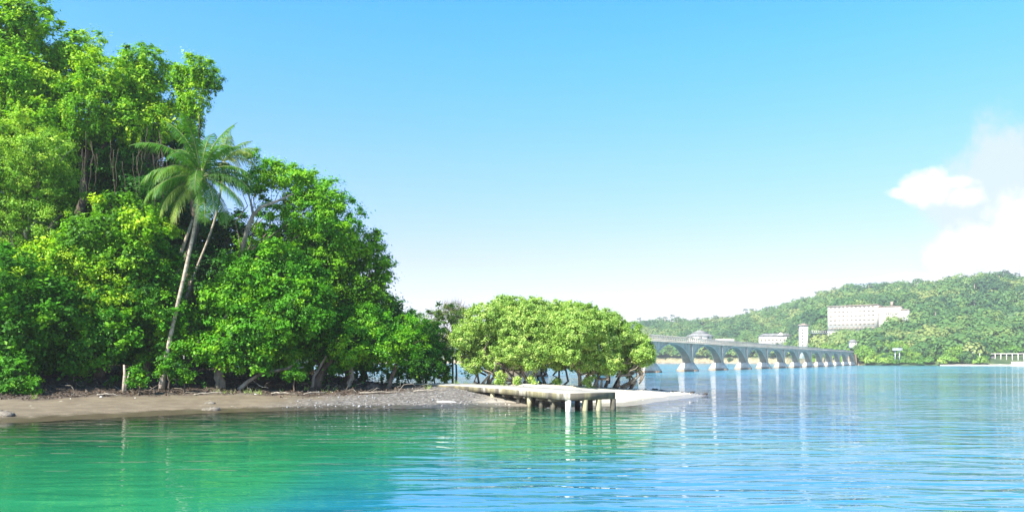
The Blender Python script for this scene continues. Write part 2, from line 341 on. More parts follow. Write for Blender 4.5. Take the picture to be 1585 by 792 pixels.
# far hills -------------------------------------------------------------
hx = np.array([600, 960, 1130, 1220, 1250, 1300, 1330, 1400, 1585, 1800, 2300.])
hs_ = np.array([900, 715, 700, 655, 540, 480, 446, 424, 408, 400, 380.])
hr_ = np.array([1250, 1000, 960, 900, 860, 820, 800, 790, 770, 760, 760.])
rx = np.array([600, 900, 960, 1000, 1060, 1100, 1150, 1200, 1250, 1300, 1350, 1400, 1450, 1480, 1520, 1585, 1700, 2300.])
ry = np.array([541, 526, 517, 511, 511, 508, 503, 494, 475, 457, 450, 445, 440, 435, 431, 436, 425, 420.])
def hill_z(px, Yd):
    s = np.interp(px, hx, hs_) + (fbm(px*.02, px*0, 41)-.5)*14; r = np.interp(px, hx, hr_)
    top = H+(HY-np.interp(px, rx, ry)+6)/F*r - 1
    t = (Yd-s)/(r-s)
    z = np.where(t < 1, top*np.sign(t)*np.abs(t)**.9, top*(1-.6*np.clip(t-1, 0, 1.6)))
    x = (px-CX)/F*Yd
    cliff = sstep(t, 0, .03)*4*(1-sstep(px, 1320, 1340))
    z = z*.95+cliff*(t < 1.2)+(fbm(x*.012, Yd*.012, 43)-.5)*16*sstep(t, .05, .5)
    wgt = sstep(px, 1262, 1282)*(1-sstep(px, 1362, 1385))*(1-sstep(Yd, 572, 600)); cap = H+(HY-521)/F*Yd-5.5     # terrace below the hotel
    return np.where(z > cap, z*(1-wgt)+cap*wgt, z)
pxs = np.arange(560, 2300, 8.0); yy = np.concatenate([np.linspace(-.02, .1, 14), np.linspace(.12, 1.3, 40), [1.5, 2.0, 2.6]])
PX, TT = np.meshgrid(pxs, yy); S = np.interp(PX, hx, hs_)+(fbm(PX*.02, PX*0, 41)-.5)*14; RR = np.interp(PX, hx, hr_); YD = S+TT*(RR-S)
i = (np.arange(len(yy)-1)[:, None]*len(pxs)+np.arange(len(pxs)-1)[None]); Q = np.stack([i, i+1, i+len(pxs)+1, i+len(pxs)], -1).reshape(-1, 4)
HZ = hill_z(PX, YD)
def hill_mat():
    m, t, out = mat('hillside'); geo = t.new('ShaderNodeNewGeometry'); z = t.new('ShaderNodeSeparateXYZ'); t.l.new(geo.outputs['Position'], z.inputs[0])
    n = t.noise(geo.outputs['Position'], .12, 6, .65); n2 = t.noise(geo.outputs['Position'], .5, 5, .7)
    grass = t.mix(t.smooth(n, .35, .65), (0.03, 0.065, 0.018), (0.08, 0.12, 0.035))
    side = t.new('ShaderNodeAttribute', attribute_name='cliffs').outputs['Fac']
    cliff = t.mix(t.smooth(n2, .35, .65), (0.20, 0.15, 0.08), (0.42, 0.34, 0.20))
    c = t.mix(t.math('MULTIPLY', side, t.smooth(t.math('ADD', z.outputs[2], t.math('MULTIPLY', n, 7)), 10, 6)), grass, cliff)
    b = t.new('ShaderNodeBsdfPrincipled', Roughness=.95); t.set(b.inputs['Base Color'], c); t.l.new(b.outputs[0], out.inputs[0]); return m
tag(link_mesh('hills', np.stack([(PX-CX)/F*YD, YD, HZ], -1), Q, None, hill_mat(), None, True, point=dict(cliffs=(1-sstep(PX, 1320, 1345)).ravel())), kind='structure')
def hz(px, Y): return float(hill_z(np.array([float(px)]), np.array([float(Y)]))[0])

# haze: one closed box of pale even air
hb = MB().box((0, 1200, 60), (5200, 3200, 140)).build('haze', None)
m, t, out = mat('haze_air'); pv = t.new('ShaderNodeVolumePrincipled', Density=HAZE); pv.inputs['Color'].default_value = (0.93, 0.96, 1, 1); pv.inputs['Anisotropy'].default_value = 0.2
t.l.new(pv.outputs[0], out.inputs['Volume']); hb.data.materials.append(m); tag(hb, kind='stuff')
hb.location = (0, 0, -9+10-0)  # bottom at -9 m, top at 131 m

# ------------------------------------------------------------------ foliage
def unit(n):
    v = rng.normal(size=(n, 3)); return v/np.linalg.norm(v, axis=1)[:, None]
def leaves(C, N, L, Wd, tint, hang=0.0, jit=.75):
    """leaf-shaped quads centred on C with rough normals N"""
    n = len(C); N = N+unit(n)*jit; N /= np.linalg.norm(N, axis=1)[:, None]+1e-9
    a = unit(n); a[:, 2] -= hang; a -= (a*N).sum(1)[:, None]*N; a /= np.linalg.norm(a, axis=1)[:, None]+1e-9
    s = np.cross(N, a); L = np.asarray(L)[:, None]; Wd = np.asarray(Wd)[:, None]
    V = np.stack([C-a*L*.5, C+s*Wd*.5-N*L*.06, C+a*L*.5-N*L*.12, C-s*Wd*.5-N*L*.06], 1).reshape(-1, 3)
    return V, np.arange(4*n).reshape(-1, 4), tint
DQ = 1.75
class Crown:
    def __init__(s): s.parts = []
    def clumps(s, C, O, r, n, leaf, wr=0.5, flat=0.6, tint=None, hang=0.2):
        """C clump centres, O outward direction, r clump radius, n leaves each"""
        k = len(C); idx = np.repeat(np.arange(k), n)
        off = unit(k*n)*np.clip(np.abs(rng.normal(0, .62, (k*n, 1))), .05, 1.7)*np.asarray(r)[idx][:, None]*np.array([1, 1, flat])
        ct = np.clip((rng.random(k) if tint is None else tint), 0, 1)
        c = C[idx]+off; Nn = O[idx]*.5+np.array([0, 0, .75])+off/np.asarray(r)[idx][:, None]*.4
        L = leaf*rng.uniform(.6, 1.3, k*n)*rng.choice([.75, .95, 1.15, 1.5], k)[idx]
        s.parts.append(leaves(c, Nn, L, L*wr*1.15, np.clip(ct[idx]*.82+rng.random(k*n)*.18, 0, 1), hang))
    def lobe(s, c, r, leaf, dens=1.3, nl=46, cr=.5, wr=.5, tint=.5, tvar=.3, drape=0.0, open_=0.0):
        dens *= DQ; nl = int(nl*2.7); leaf = leaf*.79
        r = np.asarray(r, float); area = 12.0*((r[0]*r[1])**1.6/3+(r[0]*r[2])**1.6/3+(r[1]*r[2])**1.6/3)**(1/1.6)
        k = max(6, int(area*dens)); u = unit(int(k*1.5)); keep = (u[:, 1] < .25) | (rng.random(len(u)) < .45); u = u[keep][:k]
        ph = rng.random(6)*6.28
        bump = 1+.13*np.sin(u[:, 0]*5+ph[0])*np.cos(u[:, 2]*6+ph[1])+.10*np.sin(u[:, 1]*9+u[:, 2]*7+ph[2])
        rad = bump*np.where(rng.random(len(u)) < .25, rng.uniform(.4, .8, len(u)), rng.uniform(.84, 1.06, len(u)))
        C = c+u*r*rad[:, None]
        if open_: C = C[rng.random(len(C)) > open_]; u = u[:len(C)]
        s.clumps(C, u[:len(C)], rng.uniform(.55, 1.5, len(C))*cr, nl, leaf, wr, .75, tint+rng.normal(0, tvar, len(C)))
        if drape:
            kk = int(k*drape); u = unit(kk); u[:, 2] = -np.abs(u[:, 2])*.7+.1; u[:, 1] = np.where(rng.random(kk) < .7, -np.abs(u[:, 1]), u[:, 1])
            for q in range(kk):
                p0 = c+u[q]*r*1.0; ln = rng.uniform(.5, 1.3)*r[2]*rng.uniform(.3, 1); m = int(ln/.22)+1
                zz = np.linspace(0, ln, m); C = np.stack([p0[0]+np.sin(zz*1.3+q)*.08, p0[1]+zz*0, p0[2]-zz], 1)
                s.clumps(C, np.tile(u[q], (m, 1)), np.interp(zz, [0, ln], [.34, .16]), 14, leaf, wr, 1.0, np.full(m, tint+rng.normal(0, tvar)), 1.0)
    def build(s, name, mt, root):
        V = np.vstack([p[0] for p in s.parts]); t = np.concatenate([p[2] for p in s.parts])
        o = np.array(root.location); V = V-o[None]
        return link_mesh(name, V, np.arange(len(V)).reshape(-1, 4), None, mt, root, False, face=dict(tint=t))
def bend(a, b, n=7, sag=0.0, wob=0.15):
    a = np.asarray(a, float); b = np.asarray(b, float); t = np.linspace(0, 1, n)[:, None]
    L = np.linalg.norm(b-a); w = rng.normal(size=(n, 3))*wob*L*.08; w[0] = 0; w[-1] = 0
    return a+(b-a)*t+np.array([0, 0, 1])*sag*L*np.sin(t*math.pi)+w
NL = [0]
def tree(name, label, cat, base, D, lobes, mt, leaf=.2, dens=1.3, nl=46, cr=.5, bark=None, rt=.28, wr=.5, tint=.5, tvar=.3, drape=0, fork=None, group=None, ysp=1.0, open_=0.0, part='crown', lean=None):
    """lobes: (photo x, photo y, radius in photo px[, depth offset m, vertical squash])"""
    bx = (base-CX)/F*D if not isinstance(base, tuple) else base[0]; by = D if not isinstance(base, tuple) else base[1]
    root = thing(name, label, cat, (bx, by, gz(bx, by)-.06), group=group)
    C = Crown(); o = np.array(root.location); tb = MB(); cs = []
    for lb in lobes:
        dy = lb[3] if len(lb) > 3 else rng.uniform(-1, 1)*ysp*1.2; sq = lb[4] if len(lb) > 4 else .85
        c = P(lb[0], lb[1], D+dy); r = lb[2]*(D+dy)/F; cs.append((c, r))
        C.lobe(c, (r, r*.95, r*sq), leaf, dens, nl, cr, wr, tint+rng.normal(0, .17), tvar, drape, open_)
    cen = np.mean([c for c, r in cs], 0)
    f = np.array(fork) if fork is not None else o+np.array([(cen[0]-o[0])*.35, (cen[1]-o[1])*.5, max(1.5, (min(c[2] for c, r in cs)-o[2])*.8)])
    tb.tube(bend(o-np.array([0, 0, .3]), f, 8, 0, .3), np.linspace(1.25, .8, 8)*rt*np.array([1.3]+[1]*7), 9)
    for c, r in cs:
        e = c+np.array([0, r*.2, r*.1]); tb.tube(bend(f, e, 8, rng.uniform(-.05, .1), .6), np.linspace(.42, .08, 8)*rt, 6)
        for _ in range(6):
            u = unit(1)[0]; u[2] = abs(u[2])*.7; tb.tube(bend(c-(c-f)*rng.uniform(0, .35), c+u*r*.95, 5, .05, .5), np.linspace(.14, .04, 5)*rt, 5)
    tb2 = tb.V; tb.V = [v-o for v in tb2]
    tb.build('trunk', bark or BarkD, root, True); C.build(part, mt, root); NL[0] += sum(len(p[2]) for p in C.parts)
    return root

def stray(root_pts, rt, bark, root, name='branch'):
    o = np.array(root.location); b = MB(); b.tube(np.asarray(root_pts, float)-o, rt, 7); return b.build(name, bark, root, True)

# tall trees of the left wood, back row first
G = 'trees of the left wood'
tree('vine_draped_tree', 'tallest vine draped tree cut by the top left corner of the photo', 'tree', -30, 56,
     [(-60, 30, 85), (0, 15, 55), (48, 22, 34), (40, 80, 50), (75, 120, 34), (5, 120, 55), (-30, 190, 70), (60, 190, 45), (35, 150, 50)], L_vine, .24, 1.0, 42, .55, drape=.35, tint=.6, rt=.4, group=G)
tree('vine_draped_tree', 'rounded vine draped treetop second from the left against the sky', 'tree', 120, 57,
     [(125, 78, 36, 0), (112, 120, 45), (160, 118, 42), (150, 170, 55), (195, 185, 38), (105, 190, 45), (215, 140, 24)], L_vine, .23, 1.1, 44, .5, drape=.45, tint=.52, rt=.35, group=G)
vt = [o for o in col.objects if o.name == 'vine_draped_tree.001'][0]; b = MB(); o_ = np.array(vt.location)
for k in range(26):
    a = P(rng.uniform(85, 275), rng.uniform(195, 250), rng.uniform(52.5, 54.5)); ln = rng.uniform(1.5, 5); e = a+np.array([rng.normal(0, .25), 0, -ln]); b.tube(bend(a, e, 7, 0, .25)-o_, [.01, .014, .014, .016, .014, .012, .008], 4)
b.build('hanging_vines', BarkD, vt)
tree('vine_draped_tree', 'vine draped treetop left of the isolated leafy column near the sky gap', 'tree', 215, 58,
     [(222, 96, 32, 0), (243, 108, 24), (205, 140, 38), (240, 150, 34), (222, 185, 36), (250, 190, 28)], L_vine, .22, 1.1, 44, .5, drape=.5, tint=.45, rt=.3, group=G)
tree('vine_draped_tree', 'slender vine hung column of leaves standing above the coconut palm', 'tree', 296, 58,
     [(306, 108, 27, 0, .8), (328, 122, 19, 0), (290, 122, 19, 0), (302, 150, 22, 0, 1.5), (272, 122, 13, 0), (300, 185, 14, 0, 1.6), (283, 160, 18, .5)], L_vine, .2, 1.5, 44, .42, drape=.6, tint=.42, rt=.22, group=G)
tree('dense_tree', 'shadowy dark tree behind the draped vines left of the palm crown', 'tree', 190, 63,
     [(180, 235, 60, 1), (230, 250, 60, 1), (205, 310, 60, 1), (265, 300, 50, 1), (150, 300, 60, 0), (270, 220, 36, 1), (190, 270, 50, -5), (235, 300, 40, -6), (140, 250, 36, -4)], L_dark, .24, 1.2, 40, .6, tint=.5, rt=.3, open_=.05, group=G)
tree('feathery_tree', 'pale yellowish green feathery tree at the left edge below the tallest treetop', 'tree', 20, 50,
     [(15, 235, 62), (75, 235, 42), (-40, 290, 70), (35, 300, 62), (95, 290, 36), (10, 360, 65), (80, 350, 40), (62, 262, 50)], L_feather, .15, 1.2, 62, .5, tint=.5, rt=.3, group=G, bark=Bark)
tree('broadleaf_tree', 'broadleaf tree mixed light green tufts in the middle of the left wood', 'tree', 150, 49,
     [(185, 325, 34), (150, 370, 50), (110, 420, 55), (200, 400, 48), (165, 450, 55), (232, 350, 34), (60, 420, 45)], L_vine, .24, 1.25, 44, .5, tint=.55, tvar=.35, rt=.3, group=G)
tree('broadleaf_tree', 'dark green broadleaf tree hanging low over the sand at the left edge', 'tree', 10, 45.5,
     [(10, 440, 60), (-50, 480, 80), (30, 510, 50), (18, 560, 38), (70, 480, 50), (-30, 570, 50)], L_broad, .25, 1.4, 44, .5, tint=.22, rt=.3, group=G)
tree('broadleaf_tree', 'low bushy green tree between the left edge and the pale double stem', 'tree', 110, 47.5,
     [(105, 500, 45), (75, 550, 36), (130, 540, 42), (150, 490, 45), (175, 520, 34), (100, 460, 40)], L_broad, .24, 1.4, 44, .5, tint=.22, rt=.2, group=G)
tree('broadleaf_tree', 'deep green tree immediately left of the leaning palm trunk', 'tree', 225, 50,
     [(215, 450, 50), (250, 480, 40), (205, 520, 46), (245, 540, 36), (225, 400, 45), (268, 420, 30), (275, 530, 30)], L_broad, .22, 1.35, 44, .5, tint=.25, rt=.2, group=G)
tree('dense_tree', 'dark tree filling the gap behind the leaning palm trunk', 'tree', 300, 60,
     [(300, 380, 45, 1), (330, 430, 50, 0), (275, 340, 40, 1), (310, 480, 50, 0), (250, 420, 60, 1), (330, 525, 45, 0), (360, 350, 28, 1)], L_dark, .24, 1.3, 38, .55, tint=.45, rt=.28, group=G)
tt = tree('spreading_tree', 'spreading tree with a bare forked limb right of the palm crown', 'tree', 350, 55,
     [(440, 275, 32, 0, .7), (470, 290, 36, 0, .7), (415, 258, 22, 0, .7), (505, 305, 36, 0, .75), (528, 335, 34), (480, 335, 42), (435, 345, 38, 1), (545, 375, 28), (400, 285, 22, 0), (395, 395, 30, 1), (500, 380, 45, 1), (450, 395, 42, 1), (393, 240, 13, 0)],
     L_broad, .2, 1.35, 46, .45, tint=.72, rt=.13, bark=BarkD, fork=P(375, 400, 54), group=G)
stray([P(372, 402, 52.5), P(381, 360, 52.4), P(392, 332, 52.3), P(405, 320, 52.3), P(430, 311, 52.3), P(455, 300, 53)], [.17, .15, .13, .11, .09, .04], Bark, tt, 'limb')
stray([P(392, 332, 52.3), P(388, 312, 52.4), P(383, 296, 52.8)], [.09, .07, .04], Bark, tt, 'limb')
tree('broadleaf_tree', 'bright green broadleaf tree on the pale flared trunk by the beach', 'tree', 340, 50.5,
     [(342, 540, 24, -1.6), (318, 552, 19, -1.4), (366, 558, 18, -1.6), (365, 470, 50), (425, 420, 50), (400, 510, 46), (335, 500, 36), (460, 480, 50), (440, 540, 36), (350, 545, 28), (395, 555, 24), (470, 430, 38), (320, 530, 22), (385, 420, 34)], L_broad, .24, 1.45, 48, .48, tint=.5, tvar=.3, rt=.27, bark=Bark, ysp=1.2, fork=P(338, 520, 50.5), group=G)
tree('broadleaf_tree', 'rightmost tall tree of the wood with open tufts against the sky', 'tree', 540, 57,
     [(545, 405, 40), (575, 375, 22, 0), (590, 400, 22, 0), (596, 432, 17, 0), (560, 440, 40), (520, 450, 50), (520, 400, 45), (586, 460, 24), (555, 490, 40), (490, 500, 50)], L_vine, .2, 1.3, 44, .45, tint=.35, rt=.3, group=G)
tree('dark_limbed_tree', 'dark limbed tree leaning over the bank beside the low branch', 'tree', 492, 53,
     [(500, 520, 42), (540, 530, 36), (470, 555, 24), (520, 558, 22), (560, 500, 36), (480, 490, 36)], L_broad, .2, 1.4, 44, .42, tint=.42, rt=.26, group=G)
tree('leaning_tree', 'small tree with a thin trunk leaning right near the pier landing', 'tree', (-8.7, 53.5), 54,
     [(610, 510, 32), (590, 535, 30), (635, 530, 26), (615, 555, 18), (575, 552, 20), (640, 505, 18)], L_broad, .18, 1.5, 42, .4, tint=.45, rt=.13, fork=P(614, 560, 53.6), group=G)
tree('stump_trunk_tree', 'tree with flared knobbly trunk left of the dark beach rock', 'tree', 542, 53.5,
     [(548, 548, 24), (528, 520, 28), (570, 525, 26)], L_dark, .18, 1.6, 40, .38, tint=.55, rt=.16, bark=Bark, group=G)
tree('shrub', 'bluish green rounded shrub at the landward end of the pier', 'shrub', 655, 60,
     [(650, 562, 20, 0), (670, 570, 16, 0), (630, 572, 15, 0), (655, 545, 15, 0)], L_dark, .15, 2.2, 44, .3, tint=.75, rt=.05)
tree('scrubby_tree', 'brownish scrubby tree with bare twigs showing on top', 'tree', 690, 66,
     [(690, 500, 30, 0), (705, 490, 24, 0), (675, 530, 26, 0), (700, 535, 26, 0), (665, 495, 15, 0)], L_brown, .16, 1.5, 40, .4, tint=.5, tvar=.4, rt=.16, open_=.15)
tree('dense_tree', 'small dark bush tree between the wood and the brownish scrubby tree', 'tree', 650, 68,
     [(640, 505, 24, 0), (655, 530, 26, 0), (628, 530, 24, 0), (675, 520, 20, -2), (640, 488, 10, 0)], L_dark, .18, 1.6, 42, .4, tint=.5, rt=.14)
tw = thing('bare_twig_top', 'grey leafless twigs rising above the brownish scrubby tree', 'bare bush', (P(700, 500, 66)[0], 66.5, gz(-5.1, 66.5)))
b = MB(); o = np.array(tw.location)
b.tube([np.zeros(3), [0, 0, 4], [0, 0, P(0, 490, 66)[2]-o[2]]], [.1, .07, .05], 6)
tw_top = np.array([0, 0, P(0, 490, 66)[2]-o[2]])
for k in range(60):
    u = unit(1)[0]; u[2] = abs(u[2])+.5; e = tw_top+u*np.array([1.4, .8, 1.0]); b.tube(bend(tw_top-np.array([0, 0, rng.uniform(0, 1)]), e, 5, .05, .8), np.linspace(.025, .008, 5), 4)
    for _ in range(3): v = unit(1)[0]*.35; v[2] = abs(v[2]); b.tube([e*.8+tw_top*.2, e*.95+v*.6, e+v], [.012, .009, .006], 3)
b.build('twigs', Bark, tw)
sp_ = thing('sapling', 'thin straight sapling standing alone in front of the blue water', 'sapling', (P(706, 0, 62)[0], 62, gz(P(706, 0, 62)[0], 62)-.05))
b = MB(); b.tube([[0, 0, 0], [.03, 0, .8], [0, 0, 1.6], [.05, 0, 2.6]], [.09, .08, .07, .04], 6); b.build('trunk', BarkD, sp_, True)
C = Crown(); o = np.array(sp_.location)
for dx, dz_, r in ((-.6, 1.3, .35), (.5, 1.0, .3), (-.9, .8, .3), (.9, .6, .22), (0, 2.4, .6), (-.4, 1.9, .4)): C.lobe(o+np.array([dx, 0, dz_]), (r, r, r), .12, 4, 20, .18, tint=.4)
C.build('crown', L_dark, sp_)
tree('dense_tree', 'bushy mid green tree closing the gap before the brownish scrubby tree', 'tree', 662, 63,
     [(640, 530, 24, 0), (662, 515, 20, 0), (655, 550, 24, 0), (680, 545, 20, 0), (630, 555, 20, 0)], L_broad, .17, 1.7, 42, .4, tint=.3, rt=.1)
for px, py, D_, r_, lab in ((262, 566, 47, 15, 'green shrub hiding the foot of the front palm'), (215, 585, 45.5, 13, 'low dark green shrub right of the pale double stem'), (285, 580, 47.5, 13, 'leafy shrub between the palm foot and the flared trunk'),
                            (632, 570, 60, 18, 'green shrub in the gap left of the pier landing'), (672, 572, 62, 19, 'low green shrub behind the landward end of the pier'), (600, 582, 60, 11, 'small shrub behind the leaning tree'), (30, 590, 43.2, 26, 'low leafy shrub spilling over the sand at the left edge'), (455, 578, 50, 12, 'small green bush under the long low branch')):
    tree('shrub', lab, 'shrub', px, D_, [(px, py, r_, 0), (px-r_*.2, py-r_*.9, r_*.8, 0), (px-r_*.8, py+r_*.35, r_*.7, 0), (px+r_*.8, py+r_*.3, r_*.7, 0)], L_broad, .17, 2.2, 34, .26, tint=.4, rt=.05)
# unseen-depth filler trees that close the wood
for k, (px, D_, lb) in enumerate([(-20, 60, [(-20, 320, 110), (-30, 450, 110), (-30, 200, 90)]), (90, 62, [(90, 380, 100), (80, 480, 90), (90, 270, 70)]), (190, 63, [(190, 400, 90), (200, 500, 80), (180, 560, 50)]),
                                  (290, 66, [(290, 470, 75), (300, 540, 60), (290, 380, 60)]), (400, 65, [(400, 470, 80), (390, 400, 55), (410, 540, 60)]), (480, 64, [(480, 430, 65), (480, 520, 65), (500, 360, 40)]), (560, 65, [(560, 480, 55), (560, 540, 45), (590, 500, 40)]),
                                  (60, 52, [(40, 570, 45), (100, 575, 40), (-10, 590, 40)])]):
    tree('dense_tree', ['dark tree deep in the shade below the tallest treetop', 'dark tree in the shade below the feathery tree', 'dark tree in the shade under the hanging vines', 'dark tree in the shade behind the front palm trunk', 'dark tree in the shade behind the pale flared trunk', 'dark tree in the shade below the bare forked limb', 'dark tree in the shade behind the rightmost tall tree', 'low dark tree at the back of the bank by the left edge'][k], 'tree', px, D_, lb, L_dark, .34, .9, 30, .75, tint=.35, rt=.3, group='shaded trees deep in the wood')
# trees further along the shore, left of the picture
for px, D_ in ((-250, 58),):
    tree('broadleaf_tree', 'green tree continuing the wood beyond the left edge', 'tree', px, D_+8, [(px, 200, 150), (px+60, 380, 130), (px-60, 350, 130), (px, 480, 110)], L_broad, .5, .35, 30, .9, tint=.5, rt=.3, group='trees beyond the left edge')

# sea-grape / buttonwood cluster on the spit
GM = 'rounded trees on the sand spit'
def spit_tree(label, px, D, lobes, stems, tint):
    x = (px-CX)/F*D; root = thing('spit_tree', label, 'tree', (x, D, gz(x, D)-.05), group=GM); o = np.array(root.location); C = Crown(); tb = MB(); cs = []
    for lb in lobes:
        dy = lb[3] if len(lb) > 3 else rng.uniform(-1.5, 1.5); c = P(lb[0], lb[1], D+dy); r = lb[2]*D/F; cs.append((c, r))
        C.lobe(c, (r*1.1, r*1.15, r*.9), .135, 5.2, 44, .25, .55, tint+rng.normal(0, .06), .26)
    for k, (sx, ex, ey) in enumerate(stems):
        a = np.array([(sx-CX)/F*D, D+rng.uniform(-.6, .6), 0]); a[2] = gz(a[0], a[1])-.1
        e = P(ex, ey, D+rng.uniform(-1.5, 1.5)); f = bend(a, e, 8, rng.uniform(-.1, .18), 1.6); rr = rng.uniform(.07, .14)
        tb.tube(f, np.linspace(1.25, .5, 8)*rr, 7)
        for q in range(5):
            i = rng.integers(3, 7); c, r = cs[rng.integers(len(cs))]
            if np.linalg.norm(c-f[i]) < 3.2: tb.tube(bend(f[i], c+unit(1)[0]*r*.3, 6, .02, .6), np.linspace(.45, .12, 6)*rr, 5)
    tb.V = [v-o for v in tb.V]; tb.build('trunk', BarkM, root, True); C.build('crown', L_mang, root)
    return root
spit_tree('leftmost rounded light green tree on the spit with a thick dark trunk', 750, 59, [(735, 520, 30), (755, 495, 28), (780, 480, 24), (730, 550, 20), (760, 535, 28), (718, 525, 18), (790, 505, 28), (735, 565, 13), (765, 562, 15), (790, 555, 16), (795, 472, 16)],
          [(742, 735, 545), (746, 720, 550), (750, 765, 540), (756, 775, 555), (762, 790, 550), (744, 750, 520)], .5)
spit_tree('second rounded tree on the spit with pale stems fanning up', 805, 58, [(800, 500, 32), (825, 485, 26), (840, 505, 28), (815, 535, 28), (790, 545, 22), (845, 540, 22), (830, 472, 14), (825, 560, 14), (805, 562, 12)],
          [(798, 780, 555), (802, 795, 545), (806, 815, 540), (812, 830, 548), (816, 845, 555), (800, 810, 520), (792, 770, 560)], .55)
spit_tree('middle rounded tree on the spit with one thick leaning trunk', 858, 60, [(862, 488, 24), (845, 490, 22), (890, 490, 22), (835, 520, 26), (815, 505, 24), (865, 500, 30), (880, 485, 20), (895, 505, 26), (870, 535, 28), (850, 520, 26), (900, 540, 22), (880, 560, 15), (855, 562, 13)],
          [(855, 868, 545), (862, 885, 540), (850, 840, 560), (870, 895, 555), (845, 835, 565)], .48)
spit_tree('fourth rounded tree on the spit with leafy shoots round its base', 915, 58, [(885, 515, 24, -2.5), (880, 542, 20, -2.5), (878, 495, 20, -1.5), (915, 505, 28), (935, 500, 24), (925, 535, 28), (950, 520, 24), (905, 558, 20), (940, 560, 20), (905, 485, 16), (925, 565, 14)],
          [(905, 890, 550), (912, 915, 545), (918, 935, 550), (925, 955, 548), (900, 880, 565), (930, 960, 565)], .5)
spit_tree('rightmost tree on the spit arching low over the water', 955, 59, [(965, 520, 26), (985, 535, 22), (960, 550, 24), (995, 552, 16), (975, 568, 14), (945, 500, 18), (1000, 545, 12)],
          [(945, 965, 565), (952, 985, 562), (962, 992, 572), (936, 950, 560), (975, 998, 578), (968, 980, 585)], .5)
# low shoots at the feet of the trees
for k, (px, py, D_, r, lab) in enumerate([(775, 583, 57.5, 10, 'lime green leafy shoot in front of the leftmost spit tree'), (800, 590, 57.2, 6, 'small green shoot near the second spit tree'), (825, 588, 57.2, 6, 'small green shoot right of the second spit tree'),
                                          (912, 585, 57, 9, 'tall leafy green shoot in front of the fourth spit tree'), (862, 590, 58, 5, 'tiny green shoot before the middle spit tree')]):
    c = P(px, py, D_); s_ = thing('leafy_shoot', lab, 'shrub', (c[0], D_, gz(c[0], D_)-.03), group='leafy shoots under the spit trees'); C = Crown(); rr = r*D_/F
    for q in range(4): C.lobe(np.array([c[0], D_, 0])+np.array([rng.uniform(-.5, .5)*rr, 0, s_.location[2]+rr*(.5+q*.4)]), (rr*.7, rr*.6, rr*.6), .14, 6, 26, .18, .5, .7)
    C.build('leaves', L_mang, s_); b = MB()
    for q in range(5): b.tube([[0, 0, 0], [rng.uniform(-.1, .1), 0, rr], [rng.uniform(-.3, .3)*rr, 0, rr*1.8]], [.03, .02, .01], 4)
    b.build('stem', BarkM, s_)

# ------------------------------------------------------------------ palms
def frond_mesh(az, el, L, droop, tint, w=.75, nlf=46):
    """returns leaf quads and rachis points of one feather frond starting at the origin"""
    n = 16; t = np.linspace(0, 1, n); e = el-droop*t**1.3; ds = L/(n-1)
    r = np.concatenate([[0], np.cumsum(np.cos(e[:-1])*ds)]); z = np.concatenate([[0], np.cumsum(np.sin(e[:-1])*ds)])
    d = np.array([math.cos(az), math.sin(az), 0]); sd = np.array([-d[1], d[0], 0])
    rc = r[:, None]*d+z[:, None]*np.array([0, 0, 1]); V = []; tn = []
    tt = np.linspace(.14, .99, nlf)
    for side in (-1, 1):
        p = np.stack([np.interp(tt, t, rc[:, k]) for k in range(3)], 1); tg = np.stack([np.interp(tt, t, np.gradient(rc[:, k])) for k in range(3)], 1); tg /= np.linalg.norm(tg, axis=1)[:, None]
        ll = w*np.sin(np.clip(tt*1.08, 0, 1)*math.pi)**.55*rng.uniform(.8, 1.1, nlf)+.08
        dr = rng.uniform(.45, 1.15, nlf)[:, None]
        a = sd*side*.85+tg*.55; a = a/np.linalg.norm(a, axis=1)[:, None]; dn = np.array([0, 0, -1.])
        mid = p+a*ll[:, None]*.5+dn*ll[:, None]*dr*.16; tip = p+a*ll[:, None]*.86+dn*ll[:, None]*dr*.75
        wv = tg*.022*(L/4)
        V.append(np.stack([p-wv, p+wv, mid+wv*1.3, mid-wv*1.3], 1)); V.append(np.stack([mid-wv*1.3, mid+wv*1.3, tip+wv*.2, tip-wv*.2], 1))
        tn += [np.clip(tint+rng.normal(0, .1, nlf), 0, 1), np.clip(tint+.08+rng.normal(0, .1, nlf), 0, 1)]
    return np.concatenate(V).reshape(-1, 3), np.concatenate(tn), rc
def palm(name, label, path, rad, fronds, L, mt=L_palm, nlf=46, w=.75, group=None, nuts=True, name_parts=True):
    path = np.asarray(path, float); base = path[0].copy(); root = thing(name, label, 'palm tree', base, group=group)
    b = MB(); n = 22; t = np.linspace(0, 1, len(path)); q = np.linspace(0, 1, n)
    # smooth path
    pp = np.stack([np.polyval(np.polyfit(t, path[:, k], min(3, len(path)-1)), q) for k in range(3)], 1)-base
    rr = np.interp(q, [0, .06, .12, 1], [rad*1.7, rad*1.2, rad, rad*.68]); b.tube(pp, rr, 10); b.build('trunk', BarkP, root, True)
    top = pp[-1]; rb = MB()
    for (az, el, ln, dr, ti) in fronds:
        V, tn, rc = frond_mesh(R(az), R(el), L*ln, R(dr), ti, w, nlf)
        m = MB(); 
        o = link_mesh('frond', V+top, np.arange(len(V)).reshape(-1, 4), None, mt, root, False, face=dict(tint=tn))
        m.tube(rc+top, np.linspace(.045, .008, len(rc))*(L/4), 5); st = m.build('stalk', BarkG, o); 
    if nuts:
        for k in range(7):
            a = k*.9; m = MB(); m.lathe([[0.001, -.14], [.09, -.10], [.13, 0], [.09, .11], [.001, .14]], top+np.array([math.cos(a)*.28, math.sin(a)*.28, -.22-.06*(k % 3)]), 8); m.build('coconut', Nut, root, True)
    return root
BarkG = solid('frond_stalk', (0.10, 0.15, 0.03), (0.18, 0.20, 0.06), 2, .6, 0); Nut = solid('coconut', (0.14, 0.16, 0.04), (0.25, 0.20, 0.08), 2, .5, 0)
